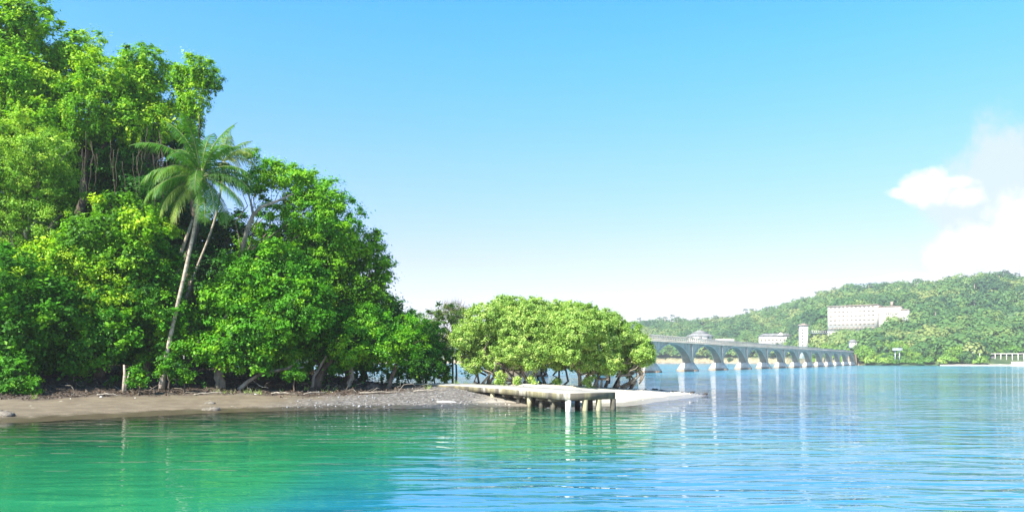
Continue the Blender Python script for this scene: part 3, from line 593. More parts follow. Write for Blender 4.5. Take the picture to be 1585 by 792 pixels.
# az: 0 = right, 90 = away, 180 = left, 270 = towards the camera
Dp = 48.5
gx = (262-CX)/F*Dp
path = [(P(250, 0, Dp)[0], Dp, gz(P(250, 0, Dp)[0], Dp)-.1), P(258, 535, Dp), P(276, 475, Dp), P(292, 405, Dp), P(300, 340, Dp), P(312, 275, Dp)]
fr = [(178, 14, .95, 62, .45), (200, 4, 1.0, 66, .7), (165, -6, .95, 50, .3), (215, -20, .95, 55, .9), (190, 34, 1.0, 90, .6), (150, 30, 1, 70, .3),
      (0, 6, .82, 34, .3), (345, -8, .95, 48, .45), (330, -30, 1.0, 40, .7), (20, 20, .85, 60, .35), (300, -40, .9, 35, .6), (10, 45, .8, 80, .5),
      (95, 78, 1.15, 45, .5), (140, 62, 1.15, 60, .5), (60, 68, 1.05, 50, .55), (200, 60, 1.15, 75, .55), (270, 75, 1.1, 50, .6), (320, 58, 1.0, 75, .5), (110, 50, 1.1, 80, .4), (240, 30, .95, 100, .7), (285, 22, .9, 110, .65), (235, -35, .95, 40, .95), (40, 80, 1.1, 30, .6), (170, 80, 1.1, 40, .5)]
fr += [(185, 22, .9, 75, .3), (5, 30, .85, 70, .3), (260, 50, .95, 95, .35), (75, 55, 1.0, 70, .3), (225, 5, .9, 70, .5), (350, 18, .9, 66, .3), (125, 15, .9, 60, .2), (310, -15, .9, 60, .5)]
fr = [(a, b_-3, c*.98, d+14, e_*.75) for a, b_, c, d, e_ in fr]
palm('coconut_palm', 'front coconut palm with a long curved trunk and drooping fronds', path, .135, fr, 4.3, nlf=58, w=.85)
Dq = 52.5
path = [(P(262, 0, Dq)[0], Dq, gz(P(262, 0, Dq)[0], Dq)-.1), P(285, 470, Dq), P(310, 400, Dq), P(334, 335, Dq), P(346, 250, Dq)]
fr = [(10, 50, .8, 70, .6), (30, 65, .8, 60, .6), (340, 40, .8, 90, .75), (180, 60, .9, 60, .4), (90, 80, .8, 30, .5), (200, 30, .9, 60, .5), (0, 25, .7, 80, .8), (300, 60, .8, 80, .7), (60, 50, .8, 70, .5), (150, 40, .9, 60, .4), (315, 10, .8, 80, .85)]
palm('coconut_palm', 'coconut palm leaning right, its fronds rising behind the front palm', path, .09, fr, 3.3, nlf=44, w=.7)
pl = thing('dead_palm_stem', 'short brown dead stem slanting beside the front palm trunk', 'dead stem', (P(270, 0, 50)[0], 50, gz(P(270, 0, 50)[0], 50)-.1)); b = MB(); o = np.array(pl.location)
b.tube(np.array([np.array(pl.location), P(268, 470, 50), P(277, 400, 50), P(287, 372, 50), P(298, 340, 50)])-o, [.13, .12, .11, .10, .07], 7); b.build('trunk', BarkP, pl, True)
ps = thing('pale_stem', 'pale splintered double stem standing under the left wood', 'dead stem', (P(192, 0, 46)[0], 46, gz(P(192, 0, 46)[0], 46)-.1)); b = MB()
b.tube([[0, 0, 0], [.02, 0, .7], [.05, 0, 1.2], [.0, 0, 1.75]], [.14, .11, .09, .05], 7); b.tube([[.02, 0, .1], [.2, 0, .8], [.3, 0, 1.3]], [.08, .06, .03], 6); b.build('trunk', BarkP, ps, True)

# ------------------------------------------------------------------ shore details
def blob(name, label, cat, px, py, D, s, mt, seed=0, group=None):
    x = (px-CX)/F*D; o = None; n = 14; th = np.linspace(0, math.pi*.62, 9); ph = np.arange(n)*2*math.pi/n
    V = []
    for a in th:
        for p_ in ph:
            k = 1+.35*(vnoise(np.array([math.cos(p_)*1.7+a*2+seed]), np.array([math.sin(p_)*1.7+seed*3.]), 5)[0]-.5)+.25*(vnoise(np.array([math.cos(p_)*5+a*5]), np.array([math.sin(p_)*5+seed*3.]), 6)[0]-.5)
            V.append([math.sin(a)*math.cos(p_)*s[0]*k, math.sin(a)*math.sin(p_)*s[1]*k, math.cos(a)*s[2]*k])
    i = np.arange(8)[:, None]*n; j = np.arange(n)[None]; j2 = (j+1) % n
    o = link_mesh(name, V, np.stack([i+j, i+n+j, i+n+j2, i+j2], -1).reshape(-1, 4), None, mt, None, True)
    o.location = (x, D, gz(x, D)-.02); return tag(o, label, cat, group)
blob('rock', 'low brown rock on the sand at the left edge of the beach', 'rock', 4, 0, 34.6, (.50, .4, .26), Rock, 1)
blob('rock', 'flat brown rock at the waterline below the pale flared trunk', 'rock', 327, 0, 39.8, (.5, .35, .17), Rock, 2)
blob('rock', 'small brown rock just above the flat waterline rock', 'rock', 325, 0, 42.6, (.32, .3, .13), Rock, 3)
blob('rock', 'dark rounded boulder between the flared trunk and leaning tree', 'rock', 577, 0, 52.3, (.5, .4, .42), RockD, 4)
blob('rock', 'pale flat slab on the grey pebbles near the pier shadow', 'rock', 690, 0, 45.6, (.62, .3, .07), Coral, 5)
def scatter(n, fn):
    x = rng.uniform(-44, 16, n*4); y = rng.uniform(26, 76, n*4); w_ = fn(x, y); k = rng.random(len(x)) < w_; x = x[k][:n]; y = y[k][:n]; return x, y, ground_z(x, y)
def stones(name, label, n, fn, smin, smax, mt):
    x, y, z = scatter(n, fn); n = len(x)
    ico = np.array([[0, 0, 1], [.89, 0, .45], [.28, .85, .45], [-.72, .53, .45], [-.72, -.53, .45], [.28, -.85, .45], [.72, .53, -.45], [-.28, .85, -.45], [-.89, 0, -.45], [-.28, -.85, -.45], [.72, -.53, -.45], [0, 0, -1]])
    T = np.array([[0, 1, 2], [0, 2, 3], [0, 3, 4], [0, 4, 5], [0, 5, 1], [1, 6, 2], [2, 7, 3], [3, 8, 4], [4, 9, 5], [5, 10, 1], [6, 7, 2], [7, 8, 3], [8, 9, 4], [9, 10, 5], [10, 6, 1], [11, 7, 6], [11, 8, 7], [11, 9, 8], [11, 10, 9], [11, 6, 10]])
    s = smin*(smax/smin)**(rng.random(n)**2); sc = s[:, None, None]*rng.uniform(.6, 1.2, (n, 1, 3))*np.array([1, 1, .6]); a = rng.random(n)*6.28
    V = ico[None]*sc*rng.uniform(.85, 1.15, (n, 12, 1)); ca = np.cos(a)[:, None]; sa = np.sin(a)[:, None]
    V = np.stack([V[..., 0]*ca-V[..., 1]*sa, V[..., 0]*sa+V[..., 1]*ca, V[..., 2]], -1)+np.stack([x, y, z+s*.2], 1)[:, None]
    o = link_mesh(name, V.reshape(-1, 3), None, (T[None]+np.arange(n)[:, None, None]*12).reshape(-1, 3), mt, None, False); return tag(o, label, 'stones', kind='stuff')
def f_peb(x, y):
    z, d, l = ground_z(x, y, True); return (sstep(x, -14, -9)*(1-sstep(x, -1, 2))*sstep(d, .2, 1)*(1-l)*(1-sstep(d, 13, 16)))
def f_line(x, y):
    z, d, l = ground_z(x, y, True); return (x < -8)*np.exp(-((d-9.6)/.9)**2)*sstep(x, -34, -24)
def f_cor(x, y):
    z, d, l = ground_z(x, y, True); return sstep(x, -2, 2)*sstep(d, .1, .8)*.5
def f_cob(x, y):
    z, d, l = ground_z(x, y, True); return (x > 2)*(d > 0)*sstep(y+x*.35, 62.9, 63.8)
stones('pebbles', 'grey pebbles covering the beach beside the pier', 4200, f_peb, .025, .10, Pebble)
stones('rubble', 'pale stones washed up along the edge of the wood', 700, f_line, .03, .16, Coral)
stones('coral_rubble', 'white coral bits strewn over the spit', 2200, f_cor, .02, .07, Coral)
stones('cobbles', 'dark cobbles along the back of the spit', 1300, f_cob, .06, .2, RockD)
# leaf litter and twigs on the bank
def f_lit(x, y):
    z, d, l = ground_z(x, y, True); return l*(1-sstep(d, 17, 21))
x, y, z = scatter(26000, f_lit); n = len(x); L_ = rng.uniform(.06, .22, n)
V, Q, tn = leaves(np.stack([x, y, z+.03+rng.random(n)*.06], 1), np.tile([0, -.3, .8], (n, 1)), L_, L_*.5, np.clip(rng.normal(.45, .3, n), 0, 1))
tag(link_mesh('leaf_litter', V, Q, None, L_litter, None, False, face=dict(tint=tn)), 'brown fallen leaves covering the bank under the wood', 'leaf litter', kind='stuff')
x, y, z = scatter(420, f_lit); b = MB()
for i in range(len(x)):
    a = rng.uniform(0, 6.28); l = rng.uniform(.3, 1.3); e = np.array([math.cos(a)*l, math.sin(a)*l*.5, rng.uniform(0, .45)]); p0 = np.array([x[i], y[i], z[i]])
    b.tube(bend(p0, p0+e, 4, .08, 1.2), np.linspace(.022, .008, 4), 4)
tag(b.build('fallen_twigs', Bark), 'tangle of dead twigs on the dark bank', 'twigs', kind='stuff')
# undergrowth
def f_und(x, y):
    z, d, l = ground_z(x, y, True); return l*(np.exp(-((d-13.5)/1.6)**2)*(fbm(x*.4, y*.4, 51) > .54)+.6*(d > 16.5))
x, y, z = scatter(1500, f_und); C = Crown()
C.clumps(np.stack([x, y, z+rng.uniform(.1, .7, len(x))*(1+(sdf(x, y) > 16)*1.6)], 1), np.tile([0, -.4, .6], (len(x), 1)), rng.uniform(.2, .45, len(x)), 26, .16, .4, .9)
V = np.vstack([p[0] for p in C.parts]); tn = np.concatenate([p[2] for p in C.parts])
tag(link_mesh('undergrowth', V, np.arange(len(V)).reshape(-1, 4), None, L_dark, None, False, face=dict(tint=tn)), 'low green undergrowth along the foot of the wood', 'undergrowth', kind='stuff')
def f_gr(x, y):
    z, d, l = ground_z(x, y, True); return (x < -4)*(np.exp(-((d-9.9)/.8)**2)*(fbm(x*.5, y*.5, 57) > .55)) + (x > -12)*(x < 4)*np.exp(-((y-60-(-x)*.1)/1.2)**2)*.4*(d > 3)
x, y, z = scatter(900, f_gr); k = len(x)*14; idx = np.repeat(np.arange(len(x)), 14); bp = np.stack([x, y, z], 1)[idx]+rng.normal(0, .1, (k, 3))*[1, 1, 0]; hh = rng.uniform(.12, .38, k)[:, None]
tip = bp+np.concatenate([rng.normal(0, .12, (k, 2)), hh], 1); wd = rng.normal(0, 1, (k, 3))*[1, 1, 0]; wd = wd/np.linalg.norm(wd, axis=1)[:, None]*.014
tag(link_mesh('grass', np.stack([bp-wd, bp+wd, tip], 1).reshape(-1, 3), None, np.arange(3*k).reshape(-1, 3), L_mang, None, False, face=dict(tint=rng.uniform(.3, .9, k))), 'sparse grass tufts at the edge of the leaf litter', 'grass', kind='stuff')
# low branches and leaning trunks over the bank
def limb(name, label, pts, rad, mt=BarkD, cat='branch', forks=()):
    pts = np.array(pts, float); o = thing(name, label, cat, pts[0]); b = MB(); b.tube(bendpath(pts)-pts[0], np.interp(np.linspace(0, 1, 14), np.linspace(0, 1, len(rad)), rad), 8); b.build('trunk', mt, o, True)
    for f in forks: b = MB(); f = np.array(f, float); b.tube(bendpath(f)-pts[0], np.linspace(rad[-1]*.8, .02, 14), 6); b.build('side_branch', mt, o, True)
    return o
def bendpath(p, n=14):
    t = np.linspace(0, 1, len(p)); q = np.linspace(0, 1, n); r = np.stack([np.interp(q, t, p[:, k]) for k in range(3)], 1); r[1:-1] += rng.normal(0, .03, (n-2, 3)); 
    r[1:-1] = (r[:-2]+r[1:-1]*2+r[2:])/4; return r
def G3(px, D, dz=0.0): xx = (px-CX)/F*D; return np.array([xx, D, gz(xx, D)+dz])
limb('low_branch', 'long low branch arching right from the leaf litter beside the pale trunk', [G3(368, 50, -.1), P(385, 588, 50), P(405, 577, 50), P(440, 571, 50), P(470, 568, 50.5)], [.16, .13, .11, .09, .05], Bark, 'branch', [[P(390, 586, 50), P(400, 596, 49.6), P(415, 600, 49.4)], [P(440, 571, 50), P(455, 563, 50), P(463, 555, 50)]])
limb('bare_tree', 'dark twisted trunk leaning up to the right on the bank', [G3(488, 53, -.1), P(492, 582, 53), P(500, 572, 53), P(512, 560, 53), P(520, 545, 53)], [.30, .24, .2, .16, .1], BarkD, 'tree', [[G3(512, 54, -.1), P(506, 585, 54), P(503, 572, 53.5)]])
limb('bare_tree', 'slim pale trunk leaning over the bank left of the twisted trunk', [G3(483, 52.5, -.1), P(487, 580, 52.5), P(497, 565, 52.5), P(505, 550, 52.5)], [.12, .10, .08, .06], Bark, 'tree')
for k, (px, D_, l, a) in enumerate([(300, 46.5, 1.8, .2), (420, 48, 1.5, -.1), (640, 50.5, 2.2, .1), (555, 49.5, 2.6, .05), (470, 48, 1.4, .3), (150, 43.5, 1.2, .1)]):
    p0 = G3(px, D_, .06); p1 = G3(px+l*F/D_, D_+a*3, .12)
    limb('driftwood', ['pale driftwood stick left of the flared trunk', 'driftwood stick below the long low branch', 'long driftwood stick beside the pier landing', 'long dark driftwood stick below the flared trunk and boulder', 'short driftwood stick below the twisted trunk', 'driftwood stick on the far left sand'][k], [p0, (p0+p1)/2+[0, 0, .05], p1], [.05, .045, .02], Bark, 'driftwood')

# ------------------------------------------------------------------ concrete pier
def pier_mat():
    m, t, out = mat('pier_concrete'); tc = t.new('ShaderNodeTexCoord'); ob = tc.outputs['Object']
    geo = t.new('ShaderNodeNewGeometry'); nz = t.new('ShaderNodeSeparateXYZ'); t.l.new(geo.outputs['True Normal'], nz.inputs[0])
    mp = t.new('ShaderNodeMapping'); t.l.new(ob, mp.inputs[0]); mp.inputs['Scale'].default_value = (1, 1, .12)
    c = t.mix(t.smooth(t.noise(ob, 1.5, 6, .6), .3, .7), (0.32, 0.295, 0.24), (0.44, 0.41, 0.34))
    drip = t.noise(mp.outputs[0], 2.1, 6, .7)
    pz = t.new('ShaderNodeSeparateXYZ'); t.l.new(ob, pz.inputs[0])
    far = t.smooth(pz.outputs[1], 8.0, 13.0)      # older, blacker concrete towards the shore
    endf = t.smooth(t.math('SUBTRACT', pz.outputs[0], t.math('MULTIPLY', pz.outputs[1], .0)), .1, .3)
    th = t.math('SUBTRACT', .46, t.math('ADD', t.math('MULTIPLY', far, .22), t.math('MULTIPLY', endf, .24)))
    st_ = t.smooth(t.math('SUBTRACT', drip, th), -.04, .08)
    side = t.smooth(nz.outputs[2], .6, .3)
    c = t.mix(t.math('MULTIPLY', t.math('MULTIPLY', st_, side), .9), c, (0.065, 0.055, 0.038))
    c = t.mix(t.math('MULTIPLY', t.smooth(t.noise(mp.outputs[0], 1.0, 4, .6), .42, .6), t.math('MULTIPLY', side, .6)), c, (0.27, 0.24, 0.12))
    b = t.new('ShaderNodeBsdfPrincipled', Roughness=.9); t.set(b.inputs['Base Color'], c)
    bn = t.new('ShaderNodeBump', Strength=.5, Distance=.03); t.set(bn.inputs['Height'], t.noise(ob, 9, 6, .7)); t.l.new(bn.outputs[0], b.inputs['Normal']); t.l.new(b.outputs[0], out.inputs[0]); return m
PierM = pier_mat()
PostM = solid('post_concrete', (0.26, 0.24, 0.14), (0.42, 0.39, 0.25), 1.5, .9, .4, ((0.12, 0.11, 0.06), .5, .7), (1, 1, .3))
PostSun = solid('post_sunlit', (0.66, 0.63, 0.55), (0.76, 0.74, 0.68), 1.5, .9, .3)  # post concrete whitened for the corner post standing in sun
PostShade = solid('post_shaded', (0.045, 0.04, 0.03), (0.11, 0.10, 0.07), 1.5, .9, .4)  # post concrete blackened, painting the shade beneath the deck
pier = thing('concrete_pier', 'weathered concrete pier on square posts running from the beach into the water', 'pier', (2.8, 39.7, 0))
c0 = np.array([0., 0.]); ed = np.array([2.7, 1.4]); 
left = np.array([[0, 0], [-1.0, 2.0], [-2.05, 4.6], [-3.5, 7.4], [-4.8, 9.9], [-6.4, 12.6], [-8.2, 15], [-10.6, 16.8]])
rows = []; lr = []
for i in range(len(left)-1):
    for q in np.linspace(0, 1, 12, endpoint=False): lr.append(left[i]*(1-q)+left[i+1]*q)
lr.append(left[-1]); lr = np.array(lr); n = len(lr)
z1, z0 = .93, .57; jit = (fbm(lr[:, 0]*3, lr[:, 1]*3, 61)-.5)*.10
tap = np.linspace(0, 1, n)
A = np.stack([lr[:, 0]+jit, lr[:, 1], np.full(n, z1)+(fbm(lr[:, 1]*2, lr[:, 0], 62)-.5)*.05], 1)
Bv = A+np.concatenate([ed, [0]]); Bv[:, 2] = z1+(fbm(lr[:, 1]*2, lr[:, 0]+9, 63)-.5)*.05
A2 = A.copy(); A2[:, 2] = z0+.04*tap+(fbm(lr[:, 1]*2.5, lr[:, 0]+3, 64)-.5)*.10; B2 = Bv.copy(); B2[:, 2] = A2[:, 2]
ch = .03; A1 = A.copy(); A1[:, 2] -= ch; B1 = Bv.copy(); B1[:, 2] -= ch; A[:, 0] += ch; Bv[:, 0] -= ch
loops = np.stack([A, Bv, B1, B2, A2, A1], 1); i = (np.arange(n-1)[:, None]*6); j = np.arange(6)[None]; j2 = (j+1) % 6
Qd = np.stack([i+j, i+j2, i+6+j2, i+6+j], -1).reshape(-1, 4)
ends = [[0, 5, 4, 3], [0, 3, 2, 1]]; e2 = [[(n-1)*6+k for k in (3, 4, 5, 0)], [(n-1)*6+k for k in (1, 2, 3, 0)]]
link_mesh('deck', loops.reshape(-1, 3), np.vstack([Qd, ends, e2]), None, PierM, pier)
def at_left(s, inset):
    sl_ = np.concatenate([[0], np.cumsum(np.linalg.norm(np.diff(left, axis=0), axis=1))]); p = np.array([np.interp(s, sl_, left[:, 0]), np.interp(s, sl_, left[:, 1])]); return p+ed/np.linalg.norm(ed)*inset
rzp = math.atan2(ed[1], ed[0])
def post(p, mt, w=.27): 
    b = MB(); zb = gz(p[0]+2.8, p[1]+39.7)-.3; b.box((p[0], p[1], (zb+.60)/2), (w, w, .60-zb), rzp); return b.build('post', mt, pier)
for f, mt in ((.035, PostSun), (.37, PostM), (.65, PostM), (.95, PostShade)): post(ed*f+np.array([-.45, .9])*.12+ed*.02, mt, .22)
for s, mt, ins in ((2.0, PostShade, .35), (3.5, PostShade, .35), (4.9, PostM, .22), (5.3, PostShade, .62), (6.5, PostShade, .35), (9.7, PostM, .2), (8.0, PostShade, .5)): post(at_left(s, ins), mt, .22)
for s in (2.0, 3.5, 5.3, 8.0): post(at_left(s, 2.7), PostShade, .22)
bb = MB()
for s in (2.0, 3.5, 5.3, 6.5, 8.0):
    p = at_left(s, 1.52); bb.box((p[0], p[1], .50), (2.9, .24, .18), rzp)
bb.build('cross_beam', PostShade, pier)
# ------------------------------------------------------------------ footbridge
K0, DK = 7.52, 22.77
def kp(k): return np.array([13.71*(k+K0)-72.8, DK*(k+K0)])
p0 = kp(-2); dirb = kp(1)-kp(0); SP = np.linalg.norm(dirb); ang = math.atan2(dirb[1], dirb[0])
br = thing('arched_footbridge', 'long grey concrete footbridge of many arches crossing to the far shore', 'bridge', (p0[0], p0[1], 0), ang)
KN = 14; Ltot = SP*KN; zt, zr = 7.15, 8.35; hw = 0.85
b = MB(); b.box((Ltot/2, 0, zt-.18), (Ltot+2, 2*hw+.7, .36)); b.build('deck', Conc, br)
for sgn, nm in ((-1, 'near'), (1, 'far')):
    b = MB(); y = sgn*(hw+.2); b.box((Ltot/2, y, zt+.13), (Ltot, .16, .26)); b.box((Ltot/2, y, zr-.06), (Ltot, .2, .14)); b.box((Ltot/2, y, zt+.68), (Ltot, .08, .10))
    xs_ = np.arange(0, Ltot, 1.6)
    for xq in xs_: b.box((xq, y, (zt+zr)/2), (.22, .16, zr-zt-.02))
    b.build('railing', Rail, br)
def arch_mesh():
    n = 30; u = np.linspace(-1, 1, n+1); half = SP/2-.35; xs = u*half
    zs = 1.1+5.5*(1-np.abs(u)**2.0)**.54
    m = MB()
    def flare(z): return hw+np.clip((4.8-z)/4.8, 0, 1)**1.3*.55
    for sgn in (-1, 1):
        nz = 9; rows = []
        for q in np.linspace(0, 1, nz):
            z = zs*(1-q)+(zt-.34)*q; rows.append(np.stack([xs, sgn*flare(z), z], 1))
        V = np.stack(rows, 1).reshape(-1, 3); i = np.arange(n)[:, None]*nz+np.arange(nz-1)[None]
        Q = np.stack([i, i+nz, i+nz+1, i+1], -1).reshape(-1, 4)
        m.add(V, Q if sgn < 0 else Q[:, ::-1])
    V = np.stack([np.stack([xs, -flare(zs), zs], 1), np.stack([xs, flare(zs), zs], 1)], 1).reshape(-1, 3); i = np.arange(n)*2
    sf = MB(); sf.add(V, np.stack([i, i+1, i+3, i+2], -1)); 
    for xq in np.linspace(-half+.5, half-.5, 13):
        zq = float(np.interp(xq, xs, zs))+.5
        for sgn in (-1, 1):
            if zt-.36-zq > .3: m.tube([[xq, sgn*(flare(zq)+.02), zq], [xq, sgn*(flare((zq+zt)/2)+.02), (zq+zt)/2], [xq, sgn*(hw+.02), zt-.36]], .09, 4)
    return m, xs, zs, flare, sf
am, axs, azs, flare, sfm = arch_mesh()
proto = am.build('arch', Conc, br)
soff = sfm.build('arch_soffit', SoffShade, proto, True)
rg = MB()
for sgn in (-1, 1):     # raised arch ring
    z2 = azs+.34; y = sgn*(flare(azs)+.10); y2 = sgn*(flare(z2)+.10)
    V = np.stack([np.stack([axs, y, azs-.03], 1), np.stack([axs, y2, z2], 1), np.stack([axs, sgn*flare(z2)*1.0-sgn*.02, z2+.02], 1), np.stack([axs, sgn*(flare(azs)-.02), azs-.03], 1)], 1).reshape(-1, 3); i = np.arange(len(axs)-1)[:, None]*4; j = np.arange(4)[None]
    rg.add(V, np.stack([i+j, i+4+j, i+4+(j+1) % 4, i+(j+1) % 4], -1).reshape(-1, 4))
ringm = rg.build('arch_ring', Rail, proto)
pm = MB(); pm.box((0, 0, 4.0), (.66, 2*hw+.02, 5.6)); 
for sgn in (-1, 1): pm.add([[-.32, sgn*(hw-.2), 6.8], [.32, sgn*(hw-.2), 6.8], [.32, sgn*(hw+.28), 6.8], [-.32, sgn*(hw+.28), 6.8], [-.32, sgn*(hw-.2), 1.0], [.32, sgn*(hw-.2), 1.0], [.32, sgn*(hw+.65), 1.0], [-.32, sgn*(hw+.65), 1.0]], [[0, 1, 2, 3], [4, 7, 6, 5], [0, 4, 5, 1], [1, 5, 6, 2], [2, 6, 7, 3], [3, 7, 4, 0]])
pproto = pm.build('pier', Conc, br)
bm_ = MB()
def frus(m, z0_, z1_, a0, b0, a1, b1):
    V = [[sx*a, sy*b_, z] for (a, b_, z) in ((a0, b0, z0_), (a1, b1, z1_)) for sy in (-1, 1) for sx in (-1, 1)]; m.add(V, [[0, 2, 3, 1], [4, 5, 7, 6], [0, 1, 5, 4], [2, 6, 7, 3], [0, 4, 6, 2], [1, 3, 7, 5]])
frus(bm_, .38, 2.3, 2.3, 2.1, .6, 1.3)
bproto = bm_.build('pier_base', ConcL, pproto)
bs = MB(); frus(bs, -1.5, .38, 2.4, 2.2, 2.33, 2.13); sproto = bs.build('tide_band', Rust, pproto)
proto.location = (SP/2, 0, 0); pproto.location = (0, 0, 0)
for k in range(1, KN):
    c = proto.copy(); col.objects.link(c); c.parent = br; c.location = (SP*(k+.5), 0, 0); 
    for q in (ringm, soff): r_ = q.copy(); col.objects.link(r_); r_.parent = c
for k in range(1, KN+1):
    c = pproto.copy(); col.objects.link(c); c.parent = br; c.location = (SP*k, 0, 0)
    for q in (bproto, sproto): r_ = q.copy(); col.objects.link(r_); r_.parent = c
b = MB(); b.box((-2.5, 0, 2.9), (6, 4.4, 7.4), top=.9); b.build('abutment', Rust, br)
b = MB(); b.box((Ltot+3.2, 0, 2.5), (6, 5.5, 7.6), top=.8); b.build('abutment', Rust, br)

# ------------------------------------------------------------------ far shore buildings
def far(px, Y, dz=0.0): return ((px-CX)/F*Y, Y, hz(px, Y)+dz)
def place(name, label, cat, px, py_base, Y, rz, group=None, k=1.0):
    p = P(px, py_base, Y*k); o = thing(name, label, cat, p, rz, group); o.scale = (k, k, k); return o
def az(px): return -math.atan((px-CX)/F)
def skirt(b, x0, x1, y0, y1, d=14): b.box(((x0+x1)/2, (y0+y1)/2, -d/2), (x1-x0, y1-y0, d))
# hotel
Yh = 560; rzh = az(1320)-R(14); S_ = Yh/F
ho = place('hotel', 'large white hotel block with rows of windows on the hillside', 'hotel', 1318, 512, Yh, rzh)
hwid, hd, hh = 33.0, 16.0, 18.0
b = MB(); b.box((0, hd/2, hh/2), (hwid, hd, hh)); skirt(b, -hwid/2, hwid/2, 0, hd, 10); b.build('wall', White, ho)
b = MB(); b.box((0, hd/2, hh+.3), (hwid+1.2, hd+1.2, .7)); b.build('roof', Tile, ho)
for r in range(6):
    for c in range(11):
        x = -hwid/2+2.1+c*2.88; z = 1.2+r*3.05; f = MB(); f.box((x, -.02, z+.75), (1.8, .10, 1.3)); wn = f.build('window', GlassW, ho); 
        g_ = MB(); g_.box((x+.25, -.10, z+.7), (.6, .08, .9)); g_.build('pane', Glass, wn)
b = MB(); b.box((hwid/2+6.4, 14, 6.5), (14, 14, 20.5)); skirt(b, hwid/2-.5, hwid/2+13.3, 7, 21, 8); b.build('wing_wall', White, ho)
for r in range(2):
    for c in range(6):
        f = MB(); f.box((hwid/2+5.4+c*1.35, 6.93, 8.4+r*4.4), (.8, .14, 3.0)); f.build('window', Glass if c % 2 else GlassW, ho)
b = MB(); b.box((hwid/2+6.4, 14, 17.0), (14.7, 14.8, .6)); b.box((hwid/2+8, 11, 19), (1.6, 1.6, 3.4)); b.build('wing_roof', Tile, ho)
b = MB(); b.box((hwid/2+15.6, 17, 9.0), (4.6, 10, 11)); skirt(b, hwid/2+13.4, hwid/2+17.8, 12, 22, 8); b.build('annex_wall', White, ho)
b = MB()
for c in range(4): b.box((hwid/2+14.1+c*1.05, 11.9, 9.6), (.6, .16, 7.6))
b.build('annex_window', Metal, ho); b = MB(); b.box((hwid/2+15.6, 17, 14.8), (5.2, 11, .6)); b.build('annex_roof', Tile, ho)
# lift tower and gangway
Yt = 500; tw_ = place('lift_tower', 'slim white lift tower rising behind the bridge deck', 'tower', 1243.5, 552, Yt, az(1243)+R(8), k=1.1)
b = MB(); b.box((0, 0, 9.5), (5.0, 5.0, 21)); b.build('shaft', White, tw_)
b = MB(); b.box((0, 0, 20.4), (6.4, 6.4, .7)); b.box((0, 0, 21.1), (3.6, 3.6, .9), top=.5); b.build('roof', Tile, tw_)
for k in range(8): b = MB(); b.box((-.9, -2.53, 3.5+k*2.0), (1.3, .1, 1.1)); b.build('window', Glass, tw_)
gw = place('gangway', 'high footway on slender rails between the lift tower and hotel', 'footway', 1249, 515, 552, 0)
e = P(1284, 515, Yh)-P(1249, 515, 552); L_g = math.hypot(e[0], e[1]); gw.rotation_euler = (0, 0, math.atan2(e[1], e[0]))
b = MB(); b.box((L_g/2, 0, .1), (L_g, 2.4, .5)); b.build('deck', Metal, gw)
b = MB()
for q in np.arange(0, L_g, 2.0): b.box((q, -1.1, .95), (.25, .12, 1.3)); b.box((q, 1.1, .95), (.25, .12, 1.3))
b.box((L_g/2, -1.1, 1.65), (L_g, .16, .2)); b.box((L_g/2, 1.1, 1.65), (L_g, .16, .2)); b.build('railing', White, gw)
b = MB(); 
for q in (L_g*.3, L_g*.62): b.box((q, 0, -8), (.9, .9, 16))
b.build('support', Conc, gw)
# pavilion with tiered roof
pv_ = place('pavilion', 'round pavilion with a tiered pale roof behind the bridge', 'pavilion', 1083.5, 525, 560, 0, k=1.30)
b = MB(); b.lathe([[9.0, -4], [9.0, 2.4]], n=20); b.build('wall', Cream, pv_)
b = MB(); b.lathe([[9.8, 2.2], [9.6, 2.5], [6.0, 4.1], [5.6, 4.1], [5.6, 4.7], [5.9, 4.8], [2.6, 6.0], [.3, 6.8], [.02, 6.9]], n=20); b.build('roof', PaleRoof, pv_)
for k in range(10): a = k*.628+.1; b = MB(); b.box((math.cos(a)*9.03, math.sin(a)*9.03, 1.0), (.2, 2.2, 1.8), a); b.build('window', Glass, pv_)
lw = place('low_wall', 'low pale terrace wall right of the round pavilion', 'wall', 1119, 526, 570, az(1119), k=1.27); b = MB(); b.box((0, 0, -.6), (16, .6, 2.6)); b.build('wall', White, lw); b = MB(); b.box((0, 0, .8), (16.4, .9, .25)); b.build('coping', White, lw)
# arcaded white building
ar = place('arcaded_building', 'long white building with a stepped gable left of the lift tower', 'building', 1199, 529, 580, az(1199)-R(10), k=1.19)
b = MB(); b.box((0, 5, 1.0), (23, 10, 7.6)); b.build('wall', White, ar)
b = MB(); b.add([[-12, -1, 4.75], [12, -1, 4.75], [12, 11, 4.75], [-12, 11, 4.75], [-9, 5, 6.6], [9, 5, 6.6]], [[0, 1, 5, 4], [2, 3, 4, 5], [0, 3, 2, 1]], [[1, 2, 5], [3, 0, 4]]); b.build('roof', PaleRoof, ar)
b = MB(); b.add([[2, -1.2, 4.7], [7, -1.2, 4.7], [4.5, -1.2, 7.2], [2, .2, 4.7], [7, .2, 4.7], [4.5, .2, 7.2]], [[0, 1, 4, 3], [1, 2, 5, 4], [2, 0, 3, 5]], [[0, 2, 1], [3, 4, 5]]); b.build('gable', White, ar)
for k in range(8): b = MB(); b.box((-9.6+k*2.75, -.04, 2.0), (1.5, .14, 2.4)); b.build('window', GlassW, ar)
HOUSES = []
def onhill(px, py):
    for Y in np.arange(405, 780, 2.0):
        if hz(px, Y) >= P(px, py, Y)[2]: return float(Y)
    return 700.0
